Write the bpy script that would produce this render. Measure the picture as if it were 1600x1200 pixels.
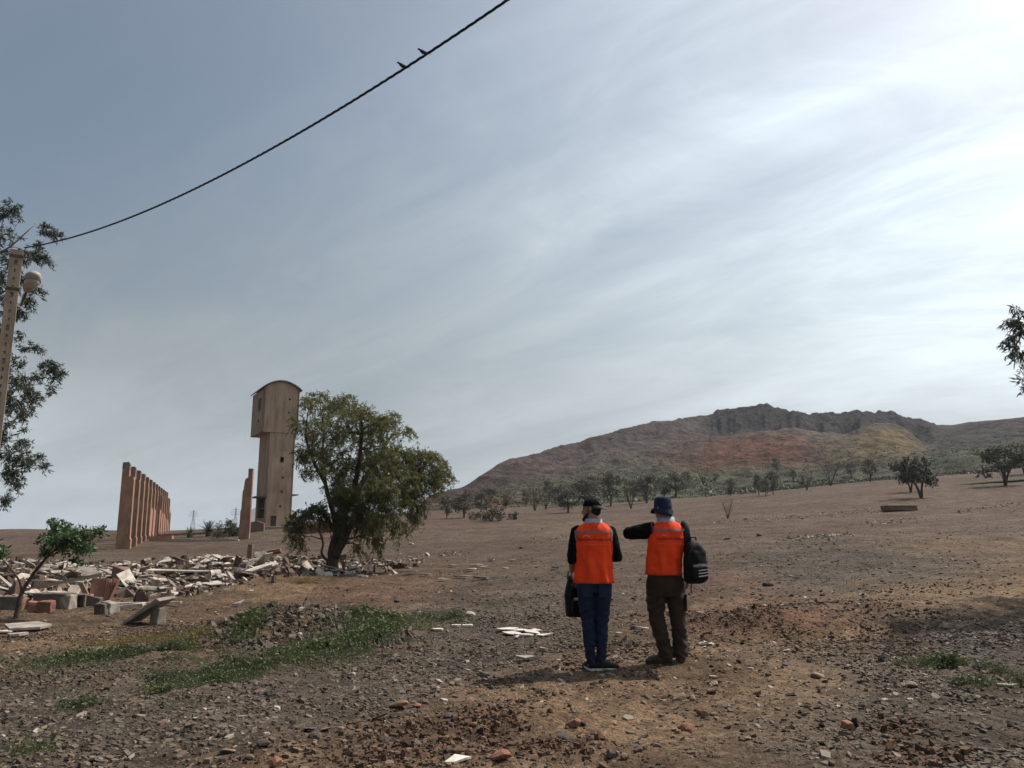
import bpy, bmesh, math, random
import numpy as np
from mathutils import Vector, Matrix, Quaternion, noise as mnoise

random.seed(7)
rng = np.random.default_rng(7)
SC = bpy.context.scene
COL = SC.collection
for o in list(bpy.data.objects):
    bpy.data.objects.remove(o)

# ------------------------------------------------------------------ camera
F = 1232.0                       # focal length in pixels of the 1600 px wide photograph
PITCH = math.radians(10.57)
CAMZ = 1.6
cam_d = bpy.data.cameras.new('camera')
cam_d.sensor_width = 36.0
cam_d.lens = F / 1600.0 * 36.0
cam_d.clip_start = 0.05
cam_d.clip_end = 20000.0
cam = bpy.data.objects.new('camera', cam_d)
COL.objects.link(cam)
cam.location = (0, 0, CAMZ)
cam.rotation_euler = (math.radians(90) + PITCH, 0, 0)
SC.camera = cam

# ------------------------------------------------------------------ sky and sun
SUN_AZ = math.radians(62)        # right of the viewing direction
SUN_EL = math.radians(53)
SDIR = Vector((math.sin(SUN_AZ) * math.cos(SUN_EL), math.cos(SUN_AZ) * math.cos(SUN_EL), math.sin(SUN_EL)))
world = bpy.data.worlds.new('World')
SC.world = world
world.use_nodes = True


SKY_OFF = 7.5


def build_sky():
    nt = world.node_tree
    nt.nodes.clear()
    N = nt.nodes.new
    L = nt.links.new
    out = N('ShaderNodeOutputWorld')
    bg = N('ShaderNodeBackground')
    bg.inputs['Strength'].default_value = 0.1
    L(bg.outputs[0], out.inputs['Surface'])
    sky = N('ShaderNodeTexSky')
    sky.sky_type = 'NISHITA'
    sky.sun_disc = False
    sky.sun_elevation = SUN_EL
    sky.sun_rotation = SUN_AZ
    sky.air_density = 1.0
    sky.dust_density = 3.0
    sky.ozone_density = 1.0

    def math_(op, a, b=None, clamp=False):
        n = N('ShaderNodeMath')
        n.operation = op
        n.use_clamp = clamp
        for i, v in enumerate((a, b)):
            if v is None:
                continue
            if isinstance(v, (int, float)):
                n.inputs[i].default_value = v
            else:
                L(v, n.inputs[i])
        return n.outputs[0]

    tc = N('ShaderNodeTexCoord')
    nv = N('ShaderNodeVectorMath')
    nv.operation = 'NORMALIZE'
    L(tc.outputs['Generated'], nv.inputs[0])
    sep = N('ShaderNodeSeparateXYZ')
    L(nv.outputs[0], sep.inputs[0])
    x, y, z = sep.outputs
    zc = math_('ADD', math_('MAXIMUM', z, 0.0), 0.24)
    ca, sa = math.sin(math.radians(-54)), math.cos(math.radians(-54))
    al = math_('DIVIDE', math_('ADD', math_('MULTIPLY', x, ca), math_('MULTIPLY', y, sa)), zc)
    ac = math_('DIVIDE', math_('ADD', math_('MULTIPLY', x, sa), math_('MULTIPLY', y, -ca)), zc)

    def layer(sa_, sc_, ox, detail, rough, dist):
        cb = N('ShaderNodeCombineXYZ')
        L(math_('ADD', math_('MULTIPLY', al, sa_), ox), cb.inputs[0])
        L(math_('ADD', math_('MULTIPLY', ac, sc_), ox * 0.37), cb.inputs[1])
        n = N('ShaderNodeTexNoise')
        n.inputs['Scale'].default_value = 1.0
        n.inputs['Detail'].default_value = detail
        n.inputs['Roughness'].default_value = rough
        n.inputs['Distortion'].default_value = dist
        L(cb.outputs[0], n.inputs['Vector'])
        return n.outputs['Fac']

    n1 = layer(0.16, 0.62, SKY_OFF, 2.0, 0.45, 0.25)
    n2 = layer(0.42, 1.9, SKY_OFF * 1.7 + 4, 7.0, 0.55, 0.5)
    n3 = layer(1.9, 3.4, SKY_OFF + 5.2, 9.0, 0.66, 1.0)
    dens = math_('ADD', math_('ADD', math_('MULTIPLY', n1, 0.60), math_('MULTIPLY', n2, 0.26)), math_('MULTIPLY', n3, 0.14))
    dot = N('ShaderNodeVectorMath')
    dot.operation = 'DOT_PRODUCT'
    L(nv.outputs[0], dot.inputs[0])
    dot.inputs[1].default_value = SDIR
    mu01 = math_('MAXIMUM', dot.outputs['Value'], 0.0)
    # thin veil: brighter towards the sun (forward scattering), denser along the long slant path near the horizon
    hor = math_('POWER', math_('SUBTRACT', 1.0, math_('MAXIMUM', z, 0.0)), 3.0)
    glow = math_('ADD', math_('MULTIPLY', math_('POWER', mu01, 3.0), 17.0), math_('MULTIPLY', hor, 3.3))
    fac = N('ShaderNodeMapRange')
    fac.interpolation_type = 'SMOOTHSTEP'
    fac.inputs['From Min'].default_value = 0.40
    fac.inputs['From Max'].default_value = 0.62
    fac.inputs['To Min'].default_value = 0.27
    fac.inputs['To Max'].default_value = 0.97
    L(math_('ADD', dens, math_('SUBTRACT', math_('MULTIPLY', hor, 0.22), 0.035)), fac.inputs['Value'])
    lum = math_('MULTIPLY', math_('ADD', glow, 1.75), math_('SUBTRACT', math_('MULTIPLY', dens, 2.9), 0.38))
    ccol = N('ShaderNodeMix')
    ccol.data_type = 'RGBA'
    ccol.inputs['Factor'].default_value = 1.0
    ccol.blend_type = 'MULTIPLY'
    ccol.inputs[6].default_value = (0.90, 1.0, 1.05, 1)
    cl = N('ShaderNodeCombineColor')
    for i in range(3):
        L(lum, cl.inputs[i])
    L(cl.outputs[0], ccol.inputs[7])
    mix = N('ShaderNodeMix')
    mix.data_type = 'RGBA'
    L(fac.outputs[0], mix.inputs['Factor'])
    hsv = N('ShaderNodeHueSaturation')
    hsv.inputs['Saturation'].default_value = 0.92
    hsv.inputs['Hue'].default_value = 0.49
    L(sky.outputs[0], hsv.inputs['Color'])
    L(hsv.outputs[0], mix.inputs[6])
    L(ccol.outputs[2], mix.inputs[7])
    L(mix.outputs[2], bg.inputs['Color'])


build_sky()
sun_d = bpy.data.lights.new('sun', 'SUN')
sun_d.energy = 5.0
sun_d.angle = math.radians(0.9)
sun_d.color = (1.0, 0.92, 0.80)
sun = bpy.data.objects.new('sun', sun_d)
COL.objects.link(sun)
sun.rotation_euler = SDIR.to_track_quat('Z', 'Y').to_euler()
sun.location = SDIR * 60

vs = SC.view_settings
vs.view_transform = 'Standard'
vs.look = 'None'
vs.exposure = 0.12
vs.gamma = 1.0
vs.use_curve_mapping = False


# ------------------------------------------------------------------ helpers: noise, rays
def _hash(ix, iy, seed):
    h = (ix.astype(np.int64) * 374761393 + iy.astype(np.int64) * 668265263 + seed * 1442695041) & 0xFFFFFFFF
    h = ((h ^ (h >> 13)) * 1274126177) & 0xFFFFFFFF
    h = ((h ^ (h >> 16)) * 2246822519) & 0xFFFFFFFF
    h = h ^ (h >> 15)
    return (h & 0xFFFFFF) / float(0xFFFFFF)


def vnoise(x, y, seed=0):
    x = np.asarray(x, float)
    y = np.asarray(y, float)
    ix = np.floor(x)
    iy = np.floor(y)
    fx = x - ix
    fy = y - iy
    fx = fx * fx * fx * (fx * (fx * 6 - 15) + 10)
    fy = fy * fy * fy * (fy * (fy * 6 - 15) + 10)
    a = _hash(ix, iy, seed)
    b = _hash(ix + 1, iy, seed)
    c = _hash(ix, iy + 1, seed)
    d = _hash(ix + 1, iy + 1, seed)
    return (a * (1 - fx) + b * fx) * (1 - fy) + (c * (1 - fx) + d * fx) * fy


def fbm(x, y, octv=4, seed=0, gain=0.5):
    s = 0
    a = 1.0
    t = 0
    ca, sa = math.cos(0.6), math.sin(0.6)
    for i in range(octv):
        s = s + a * (vnoise(x, y, seed + i * 17) - 0.5)
        t += a
        a *= gain
        x, y = (x * ca - y * sa) * 2.03 + 13.7, (x * sa + y * ca) * 2.03 + 5.1
    return s / t * 2        # about -1..1


def sstep(a, b, x):
    t = np.clip((np.asarray(x, float) - a) / (b - a), 0, 1)
    return t * t * (3 - 2 * t)


CP, SP = math.cos(PITCH), math.sin(PITCH)


def ray(px, py):
    u = (np.asarray(px, float) - 800) / F
    v = (600 - np.asarray(py, float)) / F
    return u, CP - v * SP, SP + v * CP


def at(px, py, D):
    """Point at forward distance D on the sight line through a photograph pixel."""
    dx, dy, dz = ray(px, py)
    t = D / dy
    return Vector((float(dx * t), float(D), float(CAMZ + dz * t)))


def project(x, y, z):
    zz = z - CAMZ
    d = np.maximum(y * CP + zz * SP, 0.2)
    v = -y * SP + zz * CP
    return 800 + F * x / d, 600 - F * v / d


# ------------------------------------------------------------------ terrain heights
_th = np.radians([-180, -60, -33, -20, -5, 9, 22, 33, 60, 180])
_r = np.array([0, 8.6, 15, 30, 60, 100, 130, 200, 500, 1500, 9000.0])
_z = np.array([
    [0, 0, 0, 0, 0, 0, 0, 0, 0, 0, 0],
    [0, .15, .2, .25, .30, .5, .7, 1.0, 1.3, 1.3, 1.3],
    [0, .17, .2, .25, .33, .6, .9, 1.2, 1.3, 1.3, 1.3],
    [0, .18, .2, .25, .48, 1.75, 1.8, 1.8, 1.6, 1.4, 1.4],
    [0, .19, .22, .3, 1.5, 3.9, 5.0, 5.6, 4.0, 3.0, 3.0],
    [0, .19, .33, .8, 2.3, 4.6, 6.2, 7.5, 7, 6, 6],
    [0, .19, .40, 1.0, 2.7, 6.3, 8.7, 11, 10, 9, 9],
    [0, .19, .45, 1.13, 3.0, 7.0, 10.3, 14, 13, 12, 12],
    [0, .15, .5, 1.2, 3.2, 7.5, 11, 15, 14, 13, 13],
    [0, 0, 0, 0, 0, 0, 0, 0, 0, 0, 0]], float)
_lr = np.linspace(math.log(3.0), math.log(9003.0), 420)
_lt = np.linspace(-math.pi, math.pi, 721)
_tab = np.array([np.interp(np.exp(_lr) - 3.0, _r, row) for row in _z])
_tab = np.array([np.interp(_lt, _th, _tab[:, j]) for j in range(len(_lr))]).T
_k = np.exp(-0.5 * (np.arange(-12, 13) / 5.0) ** 2)
_k /= _k.sum()
for ax in (0, 1):
    pad = [(12, 12) if a == ax else (0, 0) for a in (0, 1)]
    _tab = np.apply_along_axis(lambda m: np.convolve(m, _k, 'valid'), ax, np.pad(_tab, pad, mode='edge'))

MOUNDS = []                       # (x, y, rx, ry, angle, height)


def H0(x, y):
    x = np.asarray(x, float)
    y = np.asarray(y, float)
    r = np.hypot(x, y)
    t = np.arctan2(x, y)
    fi = (t + math.pi) / (2 * math.pi) * 720
    fj = (np.log(r + 3) - _lr[0]) / (_lr[1] - _lr[0])
    i0 = np.clip(fi.astype(int), 0, 719)
    j0 = np.clip(fj.astype(int), 0, 418)
    a = np.clip(fi - i0, 0, 1)
    b = np.clip(fj - j0, 0, 1)
    z = (_tab[i0, j0] * (1 - a) + _tab[i0 + 1, j0] * a) * (1 - b) + (_tab[i0, j0 + 1] * (1 - a) + _tab[i0 + 1, j0 + 1] * a) * b
    for (mx, my, rx, ry, an, h) in MOUNDS:
        c, s = math.cos(an), math.sin(an)
        dx, dy = x - mx, y - my
        q = ((dx * c + dy * s) / rx) ** 2 + ((-dx * s + dy * c) / ry) ** 2
        z = z + h * np.exp(-q)
    return z


def H(x, y):
    x = np.asarray(x, float)
    y = np.asarray(y, float)
    r = np.hypot(x, y)
    z = H0(x, y)
    rough = 0.55 + 0.9 * sstep(0.42, 0.62, vnoise(x * 0.35, y * 0.35, 91))
    z = z + 0.05 * fbm(x * 0.45, y * 0.45, 3, 3) * sstep(1.5, 5, r) + 0.03 * rough * fbm(x * 1.9, y * 1.9, 3, 8)
    z = z + 0.012 * rough * fbm(x * 7.0, y * 7.0, 3, 21) * (1 - sstep(30, 60, r))
    z = z + 0.25 * fbm(x * 0.06, y * 0.06, 3, 33) * sstep(40, 110, r)
    return z


_t = np.geomspace(2.5, 900, 1400)


def G(px, py, fn=None):
    fn = fn or H
    dx, dy, dz = ray(px, py)
    x, y, z = dx * _t, dy * _t, CAMZ + dz * _t
    d = z - fn(x, y)
    k = np.argmax(d < 0)
    if k == 0:
        k = len(_t) - 1
        t = _t[k]
    else:
        t = _t[k - 1] + (_t[k] - _t[k - 1]) * d[k - 1] / (d[k - 1] - d[k])
    X, Y = float(dx * t), float(dy * t)
    return Vector((X, Y, float(fn(X, Y))))


def onground(x, y):
    return Vector((x, y, float(H(x, y))))


# ------------------------------------------------------------------ helpers: objects
def tag(o, label, cat, group=None, kind=None):
    o['label'] = label
    if cat:
        o['category'] = cat
    if group:
        o['group'] = group
    if kind:
        o['kind'] = kind
    return o


def empty(name, loc, rz=0.0):
    o = bpy.data.objects.new(name, None)
    o.empty_display_size = 0.2
    COL.objects.link(o)
    o.location = loc
    o.rotation_euler = (0, 0, rz)
    return o


def link(name, me, mat=None, parent=None, loc=None):
    o = bpy.data.objects.new(name, me)
    COL.objects.link(o)
    if mat and not me.materials:
        me.materials.append(mat)
    if parent:
        o.parent = parent
    if loc is not None:
        o.location = loc
    return o


def mesh_np(name, V, Fc, smooth=False):
    """V (n,3), Fc (m,k) constant-size faces."""
    me = bpy.data.meshes.new(name)
    V = np.ascontiguousarray(V, np.float32)
    Fc = np.ascontiguousarray(Fc, np.int32)
    m, k = Fc.shape
    me.vertices.add(len(V))
    me.vertices.foreach_set('co', V.ravel())
    me.loops.add(m * k)
    me.loops.foreach_set('vertex_index', Fc.ravel())
    me.polygons.add(m)
    me.polygons.foreach_set('loop_start', np.arange(0, m * k, k, dtype=np.int32))
    try:
        me.polygons.foreach_set('loop_total', np.full(m, k, np.int32))
    except Exception:
        pass
    me.polygons.foreach_set('use_smooth', np.full(m, bool(smooth)))
    me.update(calc_edges=True)
    me.validate()
    return me


def set_col(me, C):
    a = me.color_attributes.new('Col', 'FLOAT_COLOR', 'POINT')
    d = np.ones((len(C), 4), np.float32)
    d[:, :3] = C
    a.data.foreach_set('color', d.ravel())


class MB:
    """Collects shapes and links them as one mesh object."""

    def __init__(self):
        self.v = []
        self.f = []

    def add(self, vs_, fs_):
        n = len(self.v)
        self.v += [tuple(p) for p in vs_]
        self.f += [tuple(i + n for i in f) for f in fs_]
        return self

    def box(self, c, s, rot=None, taper=1.0, jit=0.0):
        c = Vector(c)
        hx, hy, hz = s[0] / 2, s[1] / 2, s[2] / 2
        P = []
        for z in (-1, 1):
            k = taper if z > 0 else 1.0
            for (a, b) in ((-1, -1), (1, -1), (1, 1), (-1, 1)):
                p = Vector((a * hx * k, b * hy * k, z * hz))
                if jit:
                    p += Vector((random.uniform(-jit, jit), random.uniform(-jit, jit), random.uniform(-jit, jit)))
                if rot is not None:
                    p = rot @ p
                P.append(c + p)
        self.add(P, [(3, 2, 1, 0), (4, 5, 6, 7), (0, 1, 5, 4), (1, 2, 6, 5), (2, 3, 7, 6), (3, 0, 4, 7)])
        return self

    def prism(self, poly, p0, ex, ey, ez, depth):
        """polygon (a,b) in plane ex,ey from p0, extruded by depth along ez"""
        p0, ex, ey, ez = Vector(p0), Vector(ex), Vector(ey), Vector(ez)
        n = len(poly)
        A = [p0 + ex * a + ey * b for a, b in poly]
        B = [p + ez * depth for p in A]
        self.add(A + B, [tuple(range(n - 1, -1, -1)), tuple(range(n, 2 * n))] + [(i, (i + 1) % n, n + (i + 1) % n, n + i) for i in range(n)])
        return self

    def tube(self, pts, rad, n=8, ref=(0, 0, 1), caps=True):
        """rad: float, list of floats or list of (ra, rb)"""
        pts = [Vector(p) for p in pts]
        m = len(pts)
        if isinstance(rad, (int, float)):
            rad = [rad] * m
        V = []
        ref = Vector(ref)
        prev = None
        for i, p in enumerate(pts):
            t = (pts[min(i + 1, m - 1)] - pts[max(i - 1, 0)]).normalized()
            a = prev if prev is not None else ref
            a = a - t * a.dot(t)
            if a.length < 1e-4:
                a = Vector((1, 0.3, 0.2))
                a = a - t * a.dot(t)
            a.normalize()
            prev = a
            b = t.cross(a)
            ra, rb = rad[i] if isinstance(rad[i], (tuple, list)) else (rad[i], rad[i])
            for k in range(n):
                w = 2 * math.pi * k / n
                V.append(p + a * (ra * math.cos(w)) + b * (rb * math.sin(w)))
        Fs = [(i * n + k, i * n + (k + 1) % n, (i + 1) * n + (k + 1) % n, (i + 1) * n + k) for i in range(m - 1) for k in range(n)]
        if caps:
            Fs += [tuple(range(n - 1, -1, -1)), tuple((m - 1) * n + k for k in range(n))]
        self.add(V, Fs)
        return self

    def rings(self, R, n=20, ex=2.0, caps=True):
        """horizontal superellipse rings (z, cx, cy, rx, ry)"""
        V = []
        for (z, cx, cy, rx, ry) in R:
            for k in range(n):
                w = 2 * math.pi * k / n
                c, s = math.cos(w), math.sin(w)
                V.append((cx + rx * math.copysign(abs(c) ** (2 / ex), c), cy + ry * math.copysign(abs(s) ** (2 / ex), s), z))
        m = len(R)
        Fs = [(i * n + k, i * n + (k + 1) % n, (i + 1) * n + (k + 1) % n, (i + 1) * n + k) for i in range(m - 1) for k in range(n)]
        if caps:
            Fs += [tuple(range(n - 1, -1, -1)), tuple((m - 1) * n + k for k in range(n))]
        self.add(V, Fs)
        return self

    def ball(self, c, r, n=12, m=8, rot=None):
        c = Vector(c)
        r = (r, r, r) if isinstance(r, (int, float)) else r
        V = []
        for i in range(1, m):
            ph = math.pi * i / m
            for k in range(n):
                w = 2 * math.pi * k / n
                p = Vector((r[0] * math.sin(ph) * math.cos(w), r[1] * math.sin(ph) * math.sin(w), -r[2] * math.cos(ph)))
                V.append(c + (rot @ p if rot is not None else p))
        bz = Vector((0, 0, -r[2]))
        tz = Vector((0, 0, r[2]))
        if rot is not None:
            bz, tz = rot @ bz, rot @ tz
        V += [c + bz, c + tz]
        b, t = len(V) - 2, len(V) - 1
        Fs = [(i * n + k, i * n + (k + 1) % n, (i + 1) * n + (k + 1) % n, (i + 1) * n + k) for i in range(m - 2) for k in range(n)]
        Fs += [(b, (k + 1) % n, k) for k in range(n)] + [(t, (m - 2) * n + k, (m - 2) * n + (k + 1) % n) for k in range(n)]
        self.add(V, Fs)
        return self

    def mesh(self, name, origin=None, smooth=False):
        me = bpy.data.meshes.new(name)
        v = self.v
        if origin is not None:
            v = [(p[0] - origin[0], p[1] - origin[1], p[2] - origin[2]) for p in v]
        me.from_pydata(v, [], self.f)
        if smooth:
            me.polygons.foreach_set('use_smooth', [True] * len(me.polygons))
        me.update()
        return me

    def build(self, name, mat, parent=None, origin=None, smooth=False, loc=None, bevel=0.0, rough=0.0):
        me = self.mesh(name, origin, smooth)
        if rough:
            bm = bmesh.new()
            bm.from_mesh(me)
            bmesh.ops.bevel(bm, geom=list(bm.edges), offset=rough * .6, segments=1, affect='EDGES', profile=0.5)
            bmesh.ops.triangulate(bm, faces=list(bm.faces))
            big = [e for e in bm.edges if e.calc_length() > rough * 3]
            bmesh.ops.subdivide_edges(bm, edges=big, cuts=2, use_grid_fill=True)
            sd = random.uniform(0, 90)
            for v in bm.verts:
                q = v.co / (rough * 5) + Vector((sd, 0, 0))
                v.co += mnoise.noise_vector(q) * rough * .9
            bm.to_mesh(me)
            bm.free()
        if bevel:
            bm = bmesh.new()
            bm.from_mesh(me)
            bmesh.ops.bevel(bm, geom=list(bm.edges), offset=bevel, segments=1, affect='EDGES', profile=0.5)
            bm.to_mesh(me)
            bm.free()
        return link(name, me, mat, parent, loc)


def dup(o, parent=None):
    c = o.copy()
    COL.objects.link(c)
    if parent is not None:
        c.parent = parent
    for ch in list(o.children):
        dup(ch, c)
    return c


# ------------------------------------------------------------------ materials
def pmat(name, col, col2=None, scale=4.0, detail=5.0, rough=0.85, bump=0.0, bscale=40.0, rnd=None, ramt=0.25, transl=0.0,
         tcol=None, attr=False, metal=0.0, spec=0.25, contrast=(0.35, 0.65), stretch=None, col3=None):
    m = bpy.data.materials.new(name)
    m.use_nodes = True
    nt = m.node_tree
    N, L = nt.nodes.new, nt.links.new
    pb = nt.nodes['Principled BSDF']
    pb.inputs['Roughness'].default_value = rough
    pb.inputs['Metallic'].default_value = metal
    pb.inputs['Specular IOR Level'].default_value = spec
    tc = N('ShaderNodeTexCoord')
    vec = tc.outputs['Object']
    if stretch:
        mp = N('ShaderNodeMapping')
        mp.inputs['Scale'].default_value = stretch
        L(vec, mp.inputs['Vector'])
        vec = mp.outputs[0]
    nz = N('ShaderNodeTexNoise')
    nz.inputs['Scale'].default_value = scale
    nz.inputs['Detail'].default_value = detail
    nz.inputs['Roughness'].default_value = 0.6
    L(vec, nz.inputs['Vector'])
    rp = N('ShaderNodeValToRGB')
    rp.color_ramp.elements[0].position, rp.color_ramp.elements[1].position = contrast
    c2 = col2 or tuple(c * 0.7 for c in col)
    rp.color_ramp.elements[0].color = (*c2, 1)
    rp.color_ramp.elements[1].color = (*col, 1)
    if col3:
        e = rp.color_ramp.elements.new((contrast[0] + contrast[1]) / 2)
        e.color = (*col3, 1)
    L(nz.outputs['Fac'], rp.inputs[0])
    c = rp.outputs[0]
    if attr:
        at_ = N('ShaderNodeAttribute')
        at_.attribute_name = 'Col'
        mx = N('ShaderNodeMix')
        mx.data_type = 'RGBA'
        mx.blend_type = 'MULTIPLY'
        mx.inputs['Factor'].default_value = 1
        L(at_.outputs['Color'], mx.inputs[6])
        L(c, mx.inputs[7])
        c = mx.outputs[2]
    if rnd:
        if rnd == 'island':
            src = N('ShaderNodeNewGeometry').outputs['Random Per Island']
        else:
            src = N('ShaderNodeObjectInfo').outputs['Random']
        mr = N('ShaderNodeMapRange')
        mr.inputs['To Min'].default_value = 1 - ramt
        mr.inputs['To Max'].default_value = 1 + ramt
        L(src, mr.inputs['Value'])
        hs = N('ShaderNodeHueSaturation')
        L(c, hs.inputs['Color'])
        L(mr.outputs[0], hs.inputs['Value'])
        c = hs.outputs[0]
    L(c, pb.inputs['Base Color'])
    if bump:
        nb = N('ShaderNodeTexNoise')
        nb.inputs['Scale'].default_value = bscale
        nb.inputs['Detail'].default_value = 6
        nb.inputs['Roughness'].default_value = 0.65
        L(vec, nb.inputs['Vector'])
        bp = N('ShaderNodeBump')
        bp.inputs['Strength'].default_value = bump
        bp.inputs['Distance'].default_value = 0.02
        L(nb.outputs['Fac'], bp.inputs['Height'])
        L(bp.outputs[0], pb.inputs['Normal'])
    if transl:
        tb = N('ShaderNodeBsdfTranslucent')
        if tcol:
            tb.inputs['Color'].default_value = (*tcol, 1)
        else:
            L(c, tb.inputs['Color'])
        ms = N('ShaderNodeMixShader')
        ms.inputs[0].default_value = transl
        L(pb.outputs[0], ms.inputs[1])
        L(tb.outputs[0], ms.inputs[2])
        L(ms.outputs[0], nt.nodes['Material Output'].inputs['Surface'])
    return m

# ------------------------------------------------------------------ ground
# pieces of the land that stand out of the general slope
def _m(px, py, rx, ry, h, an=0.0):
    p = G(px, py, H0)
    MOUNDS.append((p.x, p.y, rx, ry, an, h))


_m(485, 985, 1.25, 0.9, 0.30, 0.2)        # heap of slate chips
_m(385, 985, 1.0, 0.9, 0.14)
_m(650, 1125, 1.1, 0.45, -0.10)          # dug hollow
_m(700, 1150, 1.3, 0.35, 0.07, 0.3)
_m(1330, 985, 1.9, 0.40, -0.15, 0.1)
_m(1290, 960, 2.6, 0.6, 0.13, 0.1)
_m(1190, 990, 1.2, 0.30, -0.08, -0.1)
_m(1160, 968, 1.5, 0.4, 0.08, 0.05)
_m(1430, 950, 2.4, 0.5, 0.10, 0.1)
_m(930, 1085, 1.2, 0.22, -0.04, 0.15)
_m(1150, 1010, 1.3, 0.25, -0.05, 0.2)
_m(440, 915, 2.2, 1.2, 0.22)             # tan bank before the big tree
_m(150, 905, 8.0, 2.2, 0.08, -0.12)      # rubble strips
_m(360, 885, 7.0, 2.2, 0.10, 0.05)
_m(60, 880, 7.0, 2.5, 0.10)
_m(1480, 850, 6.0, 2.0, 0.22)
_m(1390, 858, 5.0, 1.4, 0.15)
_m(40, 838, 9, 8, .55)
_m(-60, 838, 16, 10, .6)
_m(1090, 1045, 1.4, 0.4, 0.05)

SLATE, EARTH, TAN, RED, PALE = map(np.array, ((.064, .053, .044), (.096, .063, .040), (.155, .100, .060), (.108, .057, .038), (.19, .135, .095)))
SPOTS = [  # px, py, sx, sy, colour, weight
    (150, 1130, 260, 75, SLATE, 1.6), (480, 1080, 140, 50, SLATE, 1.4), (750, 1000, 130, 45, SLATE, 1.5), (820, 930, 160, 35, SLATE, 0.9),
    (60, 1000, 150, 10, TAN, 1.5), (200, 985, 160, 18, EARTH, 1.2), (430, 918, 60, 14, TAN, 1.7), (620, 915, 120, 22, RED, 0.9),
    (950, 1110, 160, 45, TAN, 1.7), (1100, 1060, 170, 28, TAN, 1.6), (650, 1170, 150, 30, EARTH, 1.5), (480, 1190, 60, 16, TAN, 1.3),
    (1330, 1000, 90, 14, TAN, 1.7), (1200, 970, 110, 22, RED, 1.3), (1290, 885, 190, 32, SLATE, 1.6), (1120, 905, 80, 28, RED, .8),
    (1500, 850, 80, 16, TAN, 1.4), (1560, 910, 90, 30, TAN, .9), (1450, 930, 120, 14, TAN, 1.1), (1500, 1010, 130, 40, SLATE, 1.4),
    (1450, 1120, 220, 70, SLATE, 1.3), (1230, 1110, 90, 40, TAN, .9), (1250, 820, 250, 16, RED, 0.8), (1500, 780, 160, 14, RED, .7),
    (850, 825, 130, 7, TAN, .9), (690, 812, 60, 12, RED, 1.6), (800, 850, 120, 15, EARTH, 1.0), (300, 858, 200, 9, EARTH, 1.5),
    (100, 862, 120, 14, EARTH, 1.4), (880, 832, 40, 4, PALE, 1.0), (720, 805, 60, 6, RED, 2.0), (560, 840, 80, 10, RED, .7),
    (1180, 860, 80, 4, TAN, .7), (1550, 825, 90, 10, SLATE, 1.0),
]


def ground_colour(x, y, z):
    px, py = project(x, y, z)
    wx = px + 55 * fbm(x * 0.5, y * 0.5, 3, 61) + 25 * fbm(x * 2.2, y * 2.2, 2, 62)
    wy = py + 14 * fbm(x * 0.5, y * 0.5, 3, 63) + 8 * fbm(x * 2.2, y * 2.2, 2, 64)
    C = np.zeros(x.shape + (3,)) + EARTH * 0.35
    W = np.zeros(x.shape) + 0.35
    for (a, b, sx, sy, c, w) in SPOTS:
        g = w * np.exp(-((wx - a) / sx) ** 2 - ((wy - b) / sy) ** 2)
        C = C + g[..., None] * c
        W = W + g
    C = C / W[..., None]
    n = fbm(x * 0.9, y * 0.9, 4, 71)
    C = C * (1 + 0.22 * n[..., None])
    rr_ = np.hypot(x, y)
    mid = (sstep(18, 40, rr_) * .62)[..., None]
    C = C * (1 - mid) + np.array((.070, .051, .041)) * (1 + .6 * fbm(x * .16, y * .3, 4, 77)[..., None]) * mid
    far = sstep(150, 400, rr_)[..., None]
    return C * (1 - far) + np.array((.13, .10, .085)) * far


def slate_mask(x, y, z):
    px, py = project(x, y, z)
    wx = px + 70 * fbm(x * 0.8, y * 0.8, 3, 161)
    wy = py + 18 * fbm(x * 0.8, y * 0.8, 3, 163)
    s = np.zeros(x.shape) + 0.15
    t = np.zeros(x.shape) + 0.45
    for (a, b, sx, sy, c, w) in SPOTS:
        g = w * np.exp(-((wx - a) / sx) ** 2 - ((wy - b) / sy) ** 2)
        if c is SLATE:
            s = s + g
        t = t + g
    return s / t


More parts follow.
